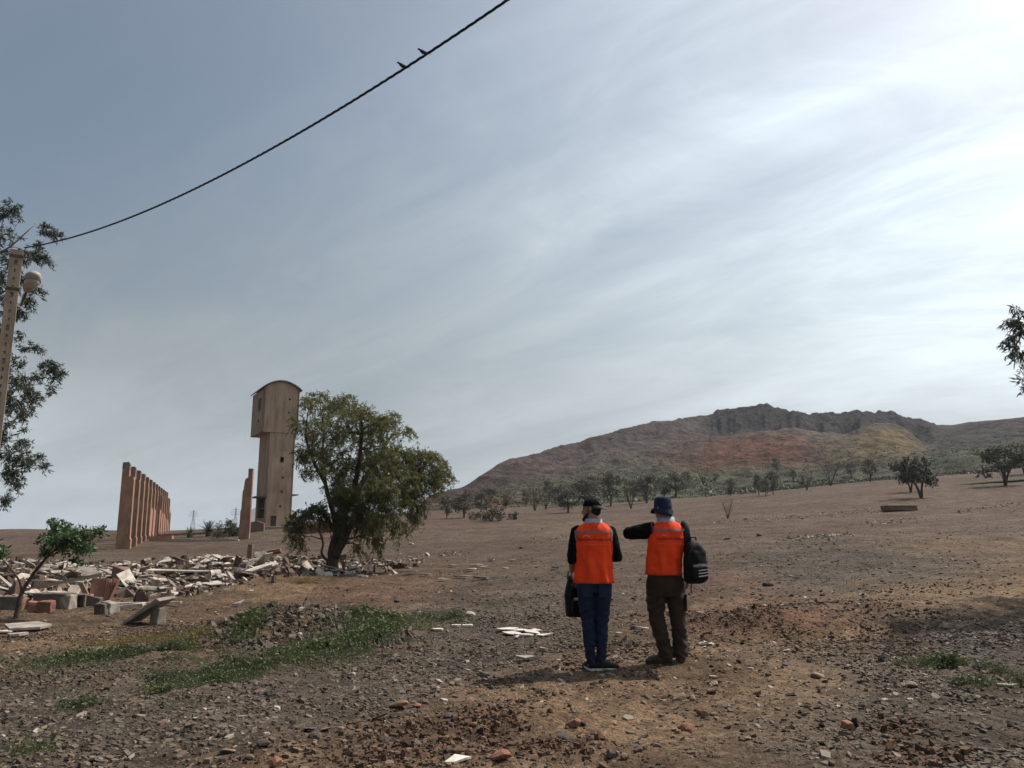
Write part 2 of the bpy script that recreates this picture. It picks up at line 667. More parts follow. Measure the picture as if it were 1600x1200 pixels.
def build_ground():
    th = np.radians(np.concatenate([np.linspace(-180, -42, 36)[:-1], np.linspace(-42, 42, 620), np.linspace(42, 180, 36)[1:]]))
    rr = np.concatenate([[0.3, 1.0, 2.0, 3.0, 4.0], np.geomspace(4.8, 24, 470), np.geomspace(24.2, 160, 240), np.geomspace(165, 4300, 36)])
    T, R = np.meshgrid(th, rr)
    X, Y = R * np.sin(T), R * np.cos(T)
    Z = H(X, Y)
    near = 1 - sstep(18, 26, R)
    cl = sstep(0.1, 0.9, fbm(X * 1.1, Y * 1.1, 2, 44) + 0.5)
    Z = Z + near * (0.010 * cl + 0.004) * fbm(X * 22, Y * 22, 2, 45)
    n, m = X.shape
    V = np.stack([X, Y, Z], -1).reshape(-1, 3)
    idx = np.arange(n * m).reshape(n, m)
    Fc = np.stack([idx[:-1, :-1], idx[:-1, 1:], idx[1:, 1:], idx[1:, :-1]], -1).reshape(-1, 4)
    Fc = Fc[:, ::-1]
    me = mesh_np('ground', V, Fc, True)
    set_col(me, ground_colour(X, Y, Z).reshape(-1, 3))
    m_ = bpy.data.materials.new('stony_soil')
    m_.use_nodes = True
    nt = m_.node_tree
    N, L = nt.nodes.new, nt.links.new
    pb = nt.nodes['Principled BSDF']
    pb.inputs['Roughness'].default_value = 0.92
    pb.inputs['Specular IOR Level'].default_value = 0.15
    tc = N('ShaderNodeTexCoord')
    a_ = N('ShaderNodeAttribute')
    a_.attribute_name = 'Col'

    def noise(scale, det, ro=0.6):
        q = N('ShaderNodeTexNoise')
        q.inputs['Scale'].default_value = scale
        q.inputs['Detail'].default_value = det
        q.inputs['Roughness'].default_value = ro
        L(tc.outputs['Object'], q.inputs['Vector'])
        return q.outputs['Fac']

    def ramp(v, p0, p1, c0, c1):
        q = N('ShaderNodeMapRange')
        q.inputs['From Min'].default_value, q.inputs['From Max'].default_value = p0, p1
        q.inputs['To Min'].default_value, q.inputs['To Max'].default_value = c0, c1
        L(v, q.inputs['Value'])
        return q.outputs[0]

    def mul(a, b):
        q = N('ShaderNodeMath')
        q.operation = 'MULTIPLY'
        L(a, q.inputs[0])
        L(b, q.inputs[1])
        return q.outputs[0]

    vo = N('ShaderNodeTexVoronoi')
    vo.inputs['Scale'].default_value = 7.0
    L(tc.outputs['Object'], vo.inputs['Vector'])
    sepc = N('ShaderNodeSeparateColor')
    L(vo.outputs['Color'], sepc.inputs[0])
    vo2 = N('ShaderNodeTexVoronoi')
    vo2.inputs['Scale'].default_value = 26.0
    L(tc.outputs['Object'], vo2.inputs['Vector'])
    sepd = N('ShaderNodeSeparateColor')
    L(vo2.outputs['Color'], sepd.inputs[0])
    f1 = ramp(noise(9.0, 8, .7), .3, .7, .55, 1.45)
    f2 = ramp(noise(0.9, 6, .6), .3, .7, .6, 1.4)
    f3 = ramp(sepc.outputs[0], 0, 1, .82, 1.2)
    f4 = ramp(sepd.outputs[0], 0, 1, .75, 1.28)
    k = mul(mul(f1, f2), mul(f3, f4))
    hs = N('ShaderNodeVectorMath')
    hs.operation = 'SCALE'
    L(a_.outputs['Color'], hs.inputs[0])
    L(k, hs.inputs['Scale'])
    L(hs.outputs[0], pb.inputs['Base Color'])
    b1 = N('ShaderNodeBump')
    b1.inputs['Strength'].default_value = 0.9
    b1.inputs['Distance'].default_value = 0.05
    ad = N('ShaderNodeMath')
    ad.operation = 'ADD'
    L(noise(14.0, 8, .7), ad.inputs[0])
    L(ramp(vo2.outputs['Distance'], 0, .6, .35, 0), ad.inputs[1])
    L(ad.outputs[0], b1.inputs['Height'])
    b2 = N('ShaderNodeBump')
    b2.inputs['Strength'].default_value = 0.7
    b2.inputs['Distance'].default_value = 0.25
    L(noise(1.7, 7, .65), b2.inputs['Height'])
    L(b1.outputs[0], b2.inputs['Normal'])
    L(b2.outputs[0], pb.inputs['Normal'])
    g = link('ground', me, m_)
    tag(g, 'bare brown stony ground rising gently towards the hill', 'ground', kind='structure')


build_ground()


# loose slate chips too many to count -------------------------------------------
def chips(name, label, n, r0, r1, size, mat, mask_fn, nc=5, thick=(.12, .35), tilt=0.22, spread=36.0, pos=None, sink=0.25):
    if pos is None:
        th = np.radians(rng.uniform(-spread, spread, n * 4))
        r = np.sqrt(rng.uniform(r0 ** 2, r1 ** 2, n * 4)) if r1 / r0 < 3.2 else np.exp(rng.uniform(math.log(r0), math.log(r1), n * 4))
        x, y = r * np.sin(th), r * np.cos(th)
        keep = rng.random(n * 4) < mask_fn(x, y)
        x, y = x[keep][:n], y[keep][:n]
    else:
        x, y = pos
    n = len(x)
    z = H(x, y)
    s = size[0] * np.exp(rng.normal(0, size[1], n))
    s = np.clip(s, size[0] * 0.3, size[0] * 3.6)
    ang = (np.arange(nc)[None, :] + rng.uniform(-.32, .32, (n, nc))) * 2 * math.pi / nc + rng.uniform(0, 6.28, (n, 1))
    rad = s[:, None] * rng.uniform(.55, 1.15, (n, nc))
    el = rng.uniform(.5, 1.0, (n, 1))
    a2 = rng.uniform(0, 6.28, (n, 1))
    lx, ly = rad * np.cos(ang), rad * np.sin(ang) * el
    lx, ly = lx * np.cos(a2) - ly * np.sin(a2), lx * np.sin(a2) + ly * np.cos(a2)
    t = s * rng.uniform(thick[0], thick[1], n)
    tx, ty = rng.normal(0, tilt, n), rng.normal(0, tilt, n)
    zz = lx * tx[:, None] + ly * ty[:, None]
    up = z + t * rng.uniform(sink, 1.0, n) + 0.25 * s * np.hypot(tx, ty)
    top = np.stack([x[:, None] + lx * .9, y[:, None] + ly * .9, up[:, None] + zz], -1)
    bot = np.stack([x[:, None] + lx, y[:, None] + ly, (up - t * 1.6)[:, None] + zz], -1)
    V = np.concatenate([top, bot], 1).reshape(-1, 3)
    base = (np.arange(n) * 2 * nc)[:, None]
    tris = [np.stack([base[:, 0], base[:, 0] + k, base[:, 0] + k + 1], -1) for k in range(1, nc - 1)]
    for k in range(nc):
        k2 = (k + 1) % nc
        tris.append(np.stack([base[:, 0] + k, base[:, 0] + nc + k, base[:, 0] + nc + k2], -1))
        tris.append(np.stack([base[:, 0] + k, base[:, 0] + nc + k2, base[:, 0] + k2], -1))
    me = mesh_np(name, V, np.concatenate(tris), False)
    o = link(name, me, mat)
    tag(o, label, 'gravel', kind='stuff')
    return o


m_slate = pmat('slate_chip', (.118, .094, .073), (.060, .048, .039), scale=6, rough=.8, rnd='island', ramt=.5, spec=.2)
m_earth = pmat('earth_clod', (.130, .088, .060), (.080, .055, .039), scale=6, rough=.9, rnd='island', ramt=.5)
m_pale = pmat('pale_chip', (.30, .255, .21), (.19, .16, .135), scale=6, rough=.85, rnd='island', ramt=.4)


def zmask(fn):
    return lambda x, y: fn(x, y, H0(x, y))


chips('gravel', 'dark grey slate chips strewn over the near ground', 58000, 4.8, 13.5, (.0110, .75), m_slate,
      lambda x, y: np.clip(0.03 + 1.2 * slate_mask(x, y, H0(x, y)) ** 1.6 * (0.12 + 0.88 * sstep(.38, .62, vnoise(x * 1.3, y * 1.3, 5) * .6 + .4 * vnoise(x * 4, y * 4, 55))), 0, 1))
chips('earth_crumbs', 'brown earth crumbs and small stones on the track', 36000, 4.8, 13.5, (.0105, .72), m_earth,
      lambda x, y: np.clip((1.0 - slate_mask(x, y, H0(x, y))) * (0.05 + 0.95 * sstep(.45, .68, vnoise(x * 1.1, y * 1.1, 6) * .6 + .4 * vnoise(x * 3.7, y * 3.7, 56))), 0, 1), thick=(.35, .8), tilt=.2)
chips('gravel_fine', 'fine dark gravel covering the middle of the slope', 34000, 12.5, 115, (.019, .65), m_slate,
      lambda x, y: np.clip(0.12 + slate_mask(x, y, H0(x, y)) * (0.3 + 0.7 * sstep(.4, .6, vnoise(x * .5, y * .5, 7))), 0, 1), nc=4, thick=(.12, .4), tilt=.15)
chips('pale_gravel', 'scattered pale stone fragments catching the light on the slope', 4200, 5.5, 100, (.017, .6), m_pale,
      lambda x, y: np.clip(0.1 + sstep(.45, .7, vnoise(x * .35, y * .35, 9)), 0, 1), nc=5)
# broken clods in the dug and rutted places
kx, ky = [], []
for (px, py, sx, sy, n_) in ((680, 1130, 90, 22, 1500), (620, 1165, 110, 18, 1000), (760, 1110, 70, 16, 600), (1180, 975, 90, 12, 700), (1310, 968, 110, 10, 900), (1390, 985, 80, 8, 450), (1130, 990, 60, 10, 400),
                             (960, 1010, 40, 8, 250), (870, 1150, 70, 18, 500), (1450, 945, 110, 8, 500), (1400, 1125, 60, 14, 350), (1450, 1165, 90, 14, 450)):
    for _ in range(n_):
        a_, q_2 = random.gauss(px, sx * .6), random.gauss(py, sy * .6)
        if q_2 < 1230:
            dx_, dy_, dz_ = ray(a_, q_2)
            t_ = (CAMZ - .2) / max(.02, -dz_)
            kx.append(float(dx_ * t_))
            ky.append(float(dy_ * t_))
m_clod = pmat('red_soil_clod', (.110, .064, .041), (.060, .036, .026), scale=6, rough=.95, rnd='island', ramt=.45)
chips('soil_clods', 'dark reddish earth clods in the dug and rutted places', 0, 0, 0, (.0120, .60), m_clod, None, pos=(np.array(kx), np.array(ky)), thick=(.4, .9), tilt=.3, sink=.1)
# thick heap of chips beside the grass
_c = G(485, 985, H0)
_n = 2600
_a, _q = rng.uniform(0, 6.28, _n), np.sqrt(rng.random(_n))
chips('slate_heap', 'low heap of dark slate chips beside the green grass', _n, 0, 0, (.026, .5), m_slate, None, tilt=.5,
      pos=(_c.x + 1.35 * _q * np.cos(_a), _c.y + 1.0 * _q * np.sin(_a)))

# ------------------------------------------------------------------ hill
RIDGE = [(560, 850), (610, 842), (650, 800), (668, 776), (690, 768), (720, 763), (735, 757), (750, 744), (775, 728), (800, 716), (825, 713), (845, 705), (870, 696), (900, 690), (925, 682),
         (950, 676), (990, 666), (1040, 656), (1075, 651), (1110, 648), (1124, 641), (1150, 638), (1180, 636), (1204, 634), (1215, 638), (1250, 640), (1270, 645),
         (1320, 644), (1345, 642), (1384, 641), (1400, 645), (1420, 651), (1445, 654), (1470, 661), (1490, 663), (1520, 658), (1560, 655), (1600, 652), (1700, 640),
         (1850, 630), (2100, 650), (2500, 690), (3200, 745), (4200, 800)]
_rx = np.array([math.atan((p[0] - 800) / F) for p in RIDGE])
_ry = np.array([p[1] for p in RIDGE], float)


def ridge_h(th, r):
    py = np.interp(th, _rx, _ry)
    dx, dy, dz = ray(800 + F * np.tan(th), py)
    return CAMZ + dz * r / np.hypot(dx, dy)


def hill_profile(th, r):
    """height of the hill above datum, polar about the viewpoint"""
    px = 800 + F * np.tan(th)
    r0 = 118 + 10 * fbm(th * 9, th * 0 + 3.3, 2, 201)
    r1 = np.interp(px, [560, 760, 900, 1100, 1500, 2200], [190, 230, 300, 380, 400, 420])
    s = np.clip((r - r0) / (r1 - r0), -0.2, 3)
    zg = H0(r0 * np.sin(th), r0 * np.cos(th)) - 0.6
    zr = ridge_h(th, r1)
    crag = sstep(1080, 1140, px) * (1 - sstep(1440, 1500, px)) + 0.35 * sstep(800, 900, px) * (1 - sstep(1080, 1130, px))
    ss = np.clip(s, 0, 1)
    shape = 0.62 * ss + 0.38 * ss ** 2
    cl = sstep(0.86, 0.93, ss + 0.05 * fbm(th * 60, ss * 4, 3, 205))
    shape = shape * (1 - 0.17 * crag * (1 - cl))
    z = zg + (zr - zg) * shape
    z = np.where(s > 1, zr - (zr * 1.2) * sstep(1.0, 2.2, s), z)
    z = np.where(s < 0, zg + s * 20, z)
    return z, s, crag


HEAPS = [(1190, 705, 95, 26, 3.0, 'red'), (1385, 684, 50, 22, 7.0, 'ochre'), (1270, 690, 45, 14, 2.0, 'grey'), (1330, 700, 60, 18, 1.5, 'ochre')]


def HILL(x, y):
    x = np.asarray(x, float)
    y = np.asarray(y, float)
    r, th = np.hypot(x, y), np.arctan2(x, y)
    z, s, crag = hill_profile(th, r)
    amp = sstep(0.02, 0.25, s) * (1 - 0.75 * sstep(0.9, 1.0, s))
    z = z + amp * (3.0 * fbm(x * .02, y * .02, 4, 211) + 2.4 * fbm(x * .09, y * .09, 4, 213, .6))
    rk = crag * sstep(0.80, 0.95, s) * (1 - sstep(1.05, 1.2, s))
    z = z + rk * (2.0 * fbm(x * .05, y * .05, 3, 215) + 2.2 * np.abs(fbm(x * .16, y * .16, 3, 217)) + 1.1 * fbm(x * .6, y * .6, 3, 216) - 0.7)
    px = 800 + F * np.tan(th)
    for (hx, hy, sx, sy, h, kind) in HEAPS:
        # heap: fan shaped terrace with a flat top and a steep front
        dd = np.clip((hy - 640) / 150, 0, 1)
        sc = 1 - 0.95 * dd
        z = z + h * np.exp(-((px - hx) / sx) ** 4) * sstep(sc - 0.13, sc + 0.03, s) * (1 - sstep(sc + 0.05, sc + 0.25, s)) * sstep(0, .1, s)
    return z


def LAND(x, y):
    x = np.asarray(x, float)
    y = np.asarray(y, float)
    th = np.arctan2(x, y)
    hz = np.where((th > _rx[0] + .01) & (np.hypot(x, y) > 90), HILL(x, y), -50)
    return np.maximum(H(x, y), hz)


def build_hill():
    th = np.concatenate([np.linspace(_rx[1], math.atan(900 / F), 560), np.linspace(math.atan(910 / F), _rx[-1], 90)])
    rr = np.concatenate([np.linspace(96, 135, 40)[:-1], np.linspace(135, 430, 330), np.linspace(436, 900, 30)])
    T, R = np.meshgrid(th, rr)
    X, Y = R * np.sin(T), R * np.cos(T)
    Z = HILL(X, Y)
    _, S, CR = hill_profile(T, R)
    px, py = project(X, Y, Z)
    wx = px + 16 * fbm(X * .05, Y * .05, 3, 221)
    wy = py + 6 * fbm(X * .05, Y * .05, 3, 223)
    base = np.array((.100, .082, .070))
    scrub = np.array((.092, .104, .060))
    purple = np.array((.105, .070, .066))
    rock = np.array((.036, .031, .032))
    red = np.array((.135, .060, .042))
    ochre = np.array((.175, .122, .060))
    pale = np.array((.17, .145, .125))

    def mixc(C, c, w):
        w = np.clip(w, 0, 1)[..., None]
        return C * (1 - w) + c * w

    C = np.zeros(X.shape + (3,)) + base
    sc = sstep(.70, .25, S) if False else 1 - sstep(.25, .75, S)
    C = mixc(C, scrub, sc * (0.45 + 0.6 * (fbm(X * .06, Y * .06, 3, 225) + .5)))
    C = mixc(C, purple, sstep(.45, .8, S) * (1 - CR) * .8)
    C = mixc(C, pale, np.exp(-((wx - 1150) / 90) ** 2 - ((wy - 662) / 10) ** 2) * .7)
    C = mixc(C, red, 1.1 * np.exp(-((wx - 1190) / 100) ** 4 - ((wy - 703) / 27) ** 4))
    C = mixc(C, red, .9 * np.exp(-((wx - 1090) / 55) ** 2 - ((wy - 722) / 16) ** 2))
    C = mixc(C, red, .8 * np.exp(-((wx - 760) / 70) ** 2 - ((wy - 790) / 18) ** 2))
    C = mixc(C, pale, .5 * np.exp(-((wx - 1275) / 45) ** 2 - ((wy - 680) / 12) ** 2))
    C = mixc(C, ochre, 1.2 * np.exp(-((wx - 1388) / 50) ** 4 - ((wy - 692) / 22) ** 4))
    C = mixc(C, ochre * .7, .7 * np.exp(-((wx - 1325) / 50) ** 2 - ((wy - 705) / 20) ** 2))
    C = mixc(C, rock, CR * sstep(.78, .88, S) * .95)
    C = mixc(C, rock * 1.5, sstep(1430, 1500, px) * sstep(.35, .6, S) * .8)
    C = mixc(C, pale * .8, np.exp(-((wy - 738 + (wx - 1500) * .05) / 9) ** 2) * sstep(1440, 1520, px) * .6)
    C = C * .74 * (1 + .42 * fbm(X * .25, Y * .25, 4, 231)[..., None]) * (1 - .30 * sstep(.15, .6, fbm(X * .05 + Z * .35, Z * .9, 3, 233))[..., None])
    n, m = X.shape
    V = np.stack([X, Y, Z], -1).reshape(-1, 3)
    idx = np.arange(n * m).reshape(n, m)
    Fc = np.stack([idx[:-1, :-1], idx[1:, :-1], idx[1:, 1:], idx[:-1, 1:]], -1).reshape(-1, 4)[:, ::-1]
    Fc = Fc[:, ::-1]
    me = mesh_np('hill', V, Fc, True)
    set_col(me, C.reshape(-1, 3))
    mt = pmat('hill_soil', (1.35, 1.35, 1.35), (.50, .50, .50), scale=.30, detail=9, rough=.95, attr=True, bump=1.0, bscale=.6, spec=.1)
    for nd in mt.node_tree.nodes:
        if nd.type == 'BUMP':
            nd.inputs['Distance'].default_value = 2.0
    o = link('hill', me, mt)
    tag(o, 'long stony hill with dark crags, red and ochre spoil heaps', 'hill', kind='structure')


build_hill()

# far pale mountain seen between the lone pillar and the tower
def far_mountain():
    X, Y, Z = [], [], []
    th = np.linspace(math.atan((300 - 800) / F), math.atan((560 - 800) / F), 90)
    rr = np.linspace(2300, 3800, 30)
    T, R = np.meshgrid(th, rr)
    px = 800 + F * np.tan(T)
    pk = np.interp(px, [300, 370, 392, 410, 440, 480, 520, 560], [860, 850, 803, 790, 792, 806, 830, 842])
    dx, dy, dz = ray(px, pk)
    top = CAMZ + dz * 3000 / np.hypot(dx, dy)
    w = np.clip(1 - np.abs(R - 3000) / 750, 0, 1)
    X, Y = R * np.sin(T), R * np.cos(T)
    Zz = top * w ** .8 + 25 * fbm(X * .004, Y * .004, 4, 241) * w - 25 * (1 - w)
    n, m = X.shape
    V = np.stack([X, Y, Zz], -1).reshape(-1, 3)
    idx = np.arange(n * m).reshape(n, m)
    Fc = np.stack([idx[:-1, :-1], idx[:-1, 1:], idx[1:, 1:], idx[1:, :-1]], -1).reshape(-1, 4)[:, ::-1]
    o = link('mountain', mesh_np('mountain', V, Fc, True), pmat('far_rock', (.16, .14, .13), (.11, .10, .095), scale=.01, rough=.95))
    tag(o, 'distant pale grey mountain showing beside the tower base', 'mountain', kind='structure')


far_mountain()

# ------------------------------------------------------------------ walls with real openings
def holed(mb, p0, ex, ez, nrm, w, h, t, holes):
    """Panel of width w (along ex) and height h (along ez), thickness t inwards (against nrm), with rectangular holes (x0,x1,z0,z1)."""
    p0, ex, ez, nrm = Vector(p0), Vector(ex), Vector(ez), Vector(nrm)
    xs = sorted({0, w} | {v for q in holes for v in q[:2]})
    zs = sorted({0, h} | {v for q in holes for v in q[2:]})

    def hole(i, k):
        if i < 0 or k < 0 or i >= len(xs) - 1 or k >= len(zs) - 1:
            return True
        cx, cz = (xs[i] + xs[i + 1]) / 2, (zs[k] + zs[k + 1]) / 2
        return any(q[0] < cx < q[1] and q[2] < cz < q[3] for q in holes)

    def P(a, b, d):
        return p0 + ex * a + ez * b - nrm * d

    for i in range(len(xs) - 1):
        for k in range(len(zs) - 1):
            if hole(i, k):
                continue
            x0, x1, z0, z1 = xs[i], xs[i + 1], zs[k], zs[k + 1]
            mb.add([P(x0, z0, 0), P(x1, z0, 0), P(x1, z1, 0), P(x0, z1, 0)], [(0, 1, 2, 3)])
            mb.add([P(x0, z0, t), P(x1, z0, t), P(x1, z1, t), P(x0, z1, t)], [(3, 2, 1, 0)])
            for (di, dk, a, b) in ((-1, 0, (x0, z0), (x0, z1)), (1, 0, (x1, z0), (x1, z1)), (0, -1, (x0, z0), (x1, z0)), (0, 1, (x0, z1), (x1, z1))):
                if hole(i + di, k + dk):
                    mb.add([P(*a, 0), P(*b, 0), P(*b, t), P(*a, t)], [(0, 1, 2, 3)])


m_pillar = pmat('red_plaster', (.30, .175, .115), (.17, .095, .065), scale=1.6, rough=.9, bump=.4, bscale=14, rnd='object', ramt=.10, stretch=(1, 1, .5))
m_pilcap = pmat('grey_capping', (.20, .135, .11), (.13, .09, .075), scale=2, rough=.9, bump=.4, bscale=14)
m_pink = pmat('pink_plaster', (.40, .21, .155), (.27, .14, .105), scale=.9, rough=.9, bump=.3, bscale=10)
m_tower = pmat('tower_render', (.39, .285, .195), (.20, .145, .105), scale=1.3, detail=10, rough=.92, bump=.5, bscale=9, stretch=(1, 1, .28), contrast=(.33, .66))
m_tower2 = pmat('tower_concrete', (.20, .165, .14), (.13, .105, .09), scale=.8, rough=.92, bump=.3, bscale=8)
m_dark = pmat('dark_shutter', (.075, .05, .04), (.04, .03, .025), scale=3, rough=.8)
m_brick = pmat('red_brick', (.255, .12, .082), (.15, .075, .055), scale=5, rough=.92, bump=.5, bscale=22, rnd='object', ramt=.25)
m_concrete = pmat('old_concrete', (.30, .265, .225), (.19, .165, .14), scale=6, rough=.92, bump=.5, bscale=35, rnd='object', ramt=.2)
m_conc_dark = pmat('dark_concrete', (.15, .125, .105), (.09, .075, .065), scale=5, rough=.92, bump=.5, bscale=30, rnd='object', ramt=.2)

# ------------------------------------------------------------------ rows of pillars of the ruined shed
ROW0 = G(180, 858)
D_ = Vector((-21.0, 55.0, 0)).normalized()
E_ = Vector((D_.y, -D_.x, 0))
ORD = ['first', 'second', 'third', 'fourth', 'fifth', 'sixth', 'seventh', 'eighth', 'ninth', 'tenth', 'eleventh', 'twelfth', 'thirteenth', 'fourteenth']
PIL = [(0, 0), (.86, 0), (.86, .74), (.79, .86), (.76, 5.02), (.42, 5.02), (.42, 5.86), (0, 5.86)]
BROKEN = [(0, 0), (.86, 0), (.86, .7), (.79, .86), (.77, 3.1), (.62, 3.5), (.52, 4.3), (.3, 4.45), (.12, 4.9), (0, 4.8)]
_pm = None
for i in range(14):
    p = onground(ROW0.x + D_.x * 4.75 * i, ROW0.y + D_.y * 4.75 * i)
    if i == 0:
        zb = p.z
    z = zb - 0.15 + i * 0.045
    root = empty('concrete_pillar', (p.x, p.y, z))
    if i < 13:
        if True:
            jz = random.uniform(-.12, .10)
            _pm = MB().prism(PIL[:4] + [(.76, 4.7 + jz), (.71, 4.98 + jz), (.60, 5.04 + jz), (.44, 4.99 + jz), (.42, 5.38), (0, 5.38)], (0, 0, 0), E_, (0, 0, 1), D_, 1.05).mesh('shaft')
            _pc = MB().prism([(-.012, 5.383), (.432, 5.383), (.432, 5.80 + jz * .5), (.36, 5.87), (.05, 5.86 + jz * .4), (-.012, 5.82)], -D_ * .01, E_, (0, 0, 1), D_, 1.07).mesh('head')
        link('shaft', _pm, m_pillar, root)
        link('head', _pc, m_pilcap, root)
    else:
        MB().prism(BROKEN, (0, 0, 0), E_, (0, 0, 1), D_, 1.05).build('shaft', m_pillar, root)
    lab = {0: 'tall red plastered pillar, nearest and largest of the ruined row', 13: 'broken shorter red pillar at the far end of the ruined row'}.get(
        i, ORD[i] + ' red plastered pillar from the near end of the ruined row')
    tag(root, lab, 'pillar', 'pillars of the ruined row')
# pink infill wall between the far pillars
wb = MB()
for i in range(4, 13):
    a = ROW0 + D_ * (4.75 * i + 1.08) + E_ * .48
    z = zb - .2 + i * .045
    w = 4.75 - 1.10
    hh = [3.3, 3.4, 2.9, 3.4, 3.2, 3.0, 2.6, 2.3, 1.9][i - 4]
    wb.prism([(0, 0), (w, 0), (w, hh * random.uniform(.9, 1)), (w * .6, hh * random.uniform(.93, 1.02)), (w * .3, hh), (0, hh * random.uniform(.9, 1))],
             (a.x, a.y, z), D_, (0, 0, 1), E_, .22)
wo = ROW0 + D_ * 40
tag(wb.build('broken_wall', m_pink, None, wo, loc=wo), 'broken pink plastered infill wall between the far pillars', 'wall')
# the lone pillar of the opposite row
lp = G(373, 843)
lone = empty('concrete_pillar', (lp.x, lp.y, lp.z - .15))
LON = [(-.06, 0), (.86, 0), (.86, 5.9), (.48, 5.9), (.48, 5.22), (.30, 5.15), (.22, 5.0), (.14, 4.2), (.08, 4.1), (.05, 2.6), (.0, 2.5)]
_e2 = Vector((.985, .17, 0)).normalized()
MB().prism([(a * .92, b) for a, b in LON], (0, 0, 0), _e2, (0, 0, 1), Vector((-_e2.y, _e2.x, 0)), .6).build('shaft', m_pillar, lone)
MB().prism([(.43, 5.905), (.80, 5.905), (.80, 5.98), (.43, 5.98)], (0, 0, 0), _e2, (0, 0, 1), Vector((-_e2.y, _e2.x, 0)), .6).build('head', m_pilcap, lone)
tag(lone, 'lone stepped red pillar standing beside the tall tower', 'pillar')


# ------------------------------------------------------------------ tower
def tower():
    b = at(413.5, 829, 85)
    b.z = float(H(b.x, b.y)) - .1
    root = empty('tower', b, math.radians(28.9))
    tag(root, 'tall tan concrete tower with overhanging head and vaulted roof', 'tower')
    X, Y, Z = Vector((1, 0, 0)), Vector((0, 1, 0)), Vector((0, 0, 1))
    W, Dp, SH = 2.72, 5.4, 10.75
    z0 = b.z
    HZ = 12.15 - z0
    sh = MB()
    holes = []
    for (zx, zy, r) in ((1145, 552, .2), (1155, 663, .11), (1152, 752, .11), (1148, 842, .11), (1150, 610, .05), (1160, 490, .06)):
        xx = (zx - 1062) / 158 * W
        zz = (990 - zy) * .0173
        holes.append((xx - r, xx + r, zz - r * (1.5 if r > .15 else 1), zz + r * (1.5 if r > .15 else 1)))
    holes.append((.55, 1.15, .35, 1.55))
    holed(sh, (0, 0, 0), X, Z, -Y, W, HZ, .22, holes)
    holed(sh, (0, Dp, 0), -Y, Z, -X, Dp - .002, HZ, .22, [(.6, 4.6, 1.35, 3.5)])
    holed(sh, (W, .0, 0), Y, Z, X, Dp, HZ, .22, [])
    holed(sh, (W, Dp, 0), -X, Z, Y, W, HZ, .22, [])
    sh.build('shaft', m_tower, root)
    d = MB().box((.85, .14, .95), (.6, .06, 1.2)).build('door', m_dark, root)
    MB().box((1.08, .1, .95), (.05, .03, .1)).build('handle', m_tower2, d)
    MB().box((1.36, 2.7, 2.42), (2.2, 4.8, .1)).build('inner_floor', m_tower2, root)
    MB().box((-.30, 2.7, 3.62), (1.0, 4.9, .13)).build('canopy', m_tower2, root, bevel=.02)
    MB().box((W + .36, 1.6, 3.85), (.8, 2.6, .13)).build('canopy', m_tower2, root, bevel=.02)
    MB().box((W / 2, -.2, .2), (W + .5, .5, .5)).build('plinth', m_tower2, root, bevel=.03)
    # head
    hd = MB()
    x0, x1, y0, y1 = -.92, 2.95, -.06, 6.0
    EZ = 16.95 - z0
    hw = x1 - x0
    hh = EZ - HZ
    hl = []
    for (zx, zy, r) in ((1175, 178, .11), (1172, 260, .09), (1185, 330, .05)):
        xx = (zx - 1020) / 212 * hw
        zz = (385 - zy) / 265 * hh
        hl.append((xx - r, xx + r, zz - r, zz + r))
    holed(hd, (x0, y0, HZ), X, Z, -Y, hw, hh, .2, hl)
    holed(hd, (x0, y1, HZ), -Y, Z, -X, y1 - y0, hh, .2, [(3.3, 5.0, 2.5, 3.9), (3.6, 4.3, 1.2, 1.6)])
    holed(hd, (x1, y0, HZ), Y, Z, X, y1 - y0, hh, .2, [])
    holed(hd, (x1, y1, HZ), -X, Z, Y, hw, hh, .2, [])
    hd.box(((x0 + x1) / 2, (y0 + y1) / 2, HZ + .09), (hw - .01, y1 - y0 - .01, .16))
    # arched gable pieces
    n = 16
    rise = .82
    arc = [(x0 + hw * k / n, EZ + rise * (1 - (2 * k / n - 1) ** 2)) for k in range(n + 1)]
    for yy in (y0, y1 - .2):
        hd.prism([(x0, EZ - .01)] + [(a, c) for a, c in arc][1:-1] + [(x1, EZ - .01)], (0, yy, 0), X, Z, Y, .2)
    hd.build('head', m_tower, root)
    rf = MB()
    ov = .24
    arc2 = [(x0 - ov + (hw + 2 * ov) * k / n, EZ - .06 + (rise + .1) * (1 - (2 * k / n - 1) ** 2)) for k in range(n + 1)]
    rf.prism(arc2 + [(a, c + .13) for a, c in reversed(arc2)], (0, y0 - .22, 0), X, Z, Y, y1 - y0 + .44)
    rf.build('roof', m_tower2, root)
    w = MB().box((x0 + .1, y1 - 4.15, HZ + 3.2), (.06, 1.68, 1.38)).build('window', m_dark, root)
    for k in range(4):
        MB().box((x0 + .055, y1 - 4.15, HZ + 2.72 + k * .32), (.03, 1.6, .05)).build('slat', m_tower2, w)


tower()


# ------------------------------------------------------------------ low walls round the tower
def low_wall(name, label, px0, px1, py, D, h, mat, t=.3, course=None):
    a, b = at(px0, py, D), at(px1, py, D)
    L_ = (b - a).length
    a.z = min(float(H(a.x, a.y)), float(H(b.x, b.y))) - .1
    o = empty(name, a)
    mb = MB()
    n = max(2, int(L_ / .8))
    top = [(L_ * k / n, h * random.uniform(.75, 1.05) + .1) for k in range(n + 1)]
    mb.prism([(0, 0), (L_, 0)] + top[::-1], (0, 0, 0), (1, 0, 0), (0, 0, 1), (0, 1, 0), t)
    mb.build('wall_face', mat, o)
    tag(o, label, 'wall')
    return o


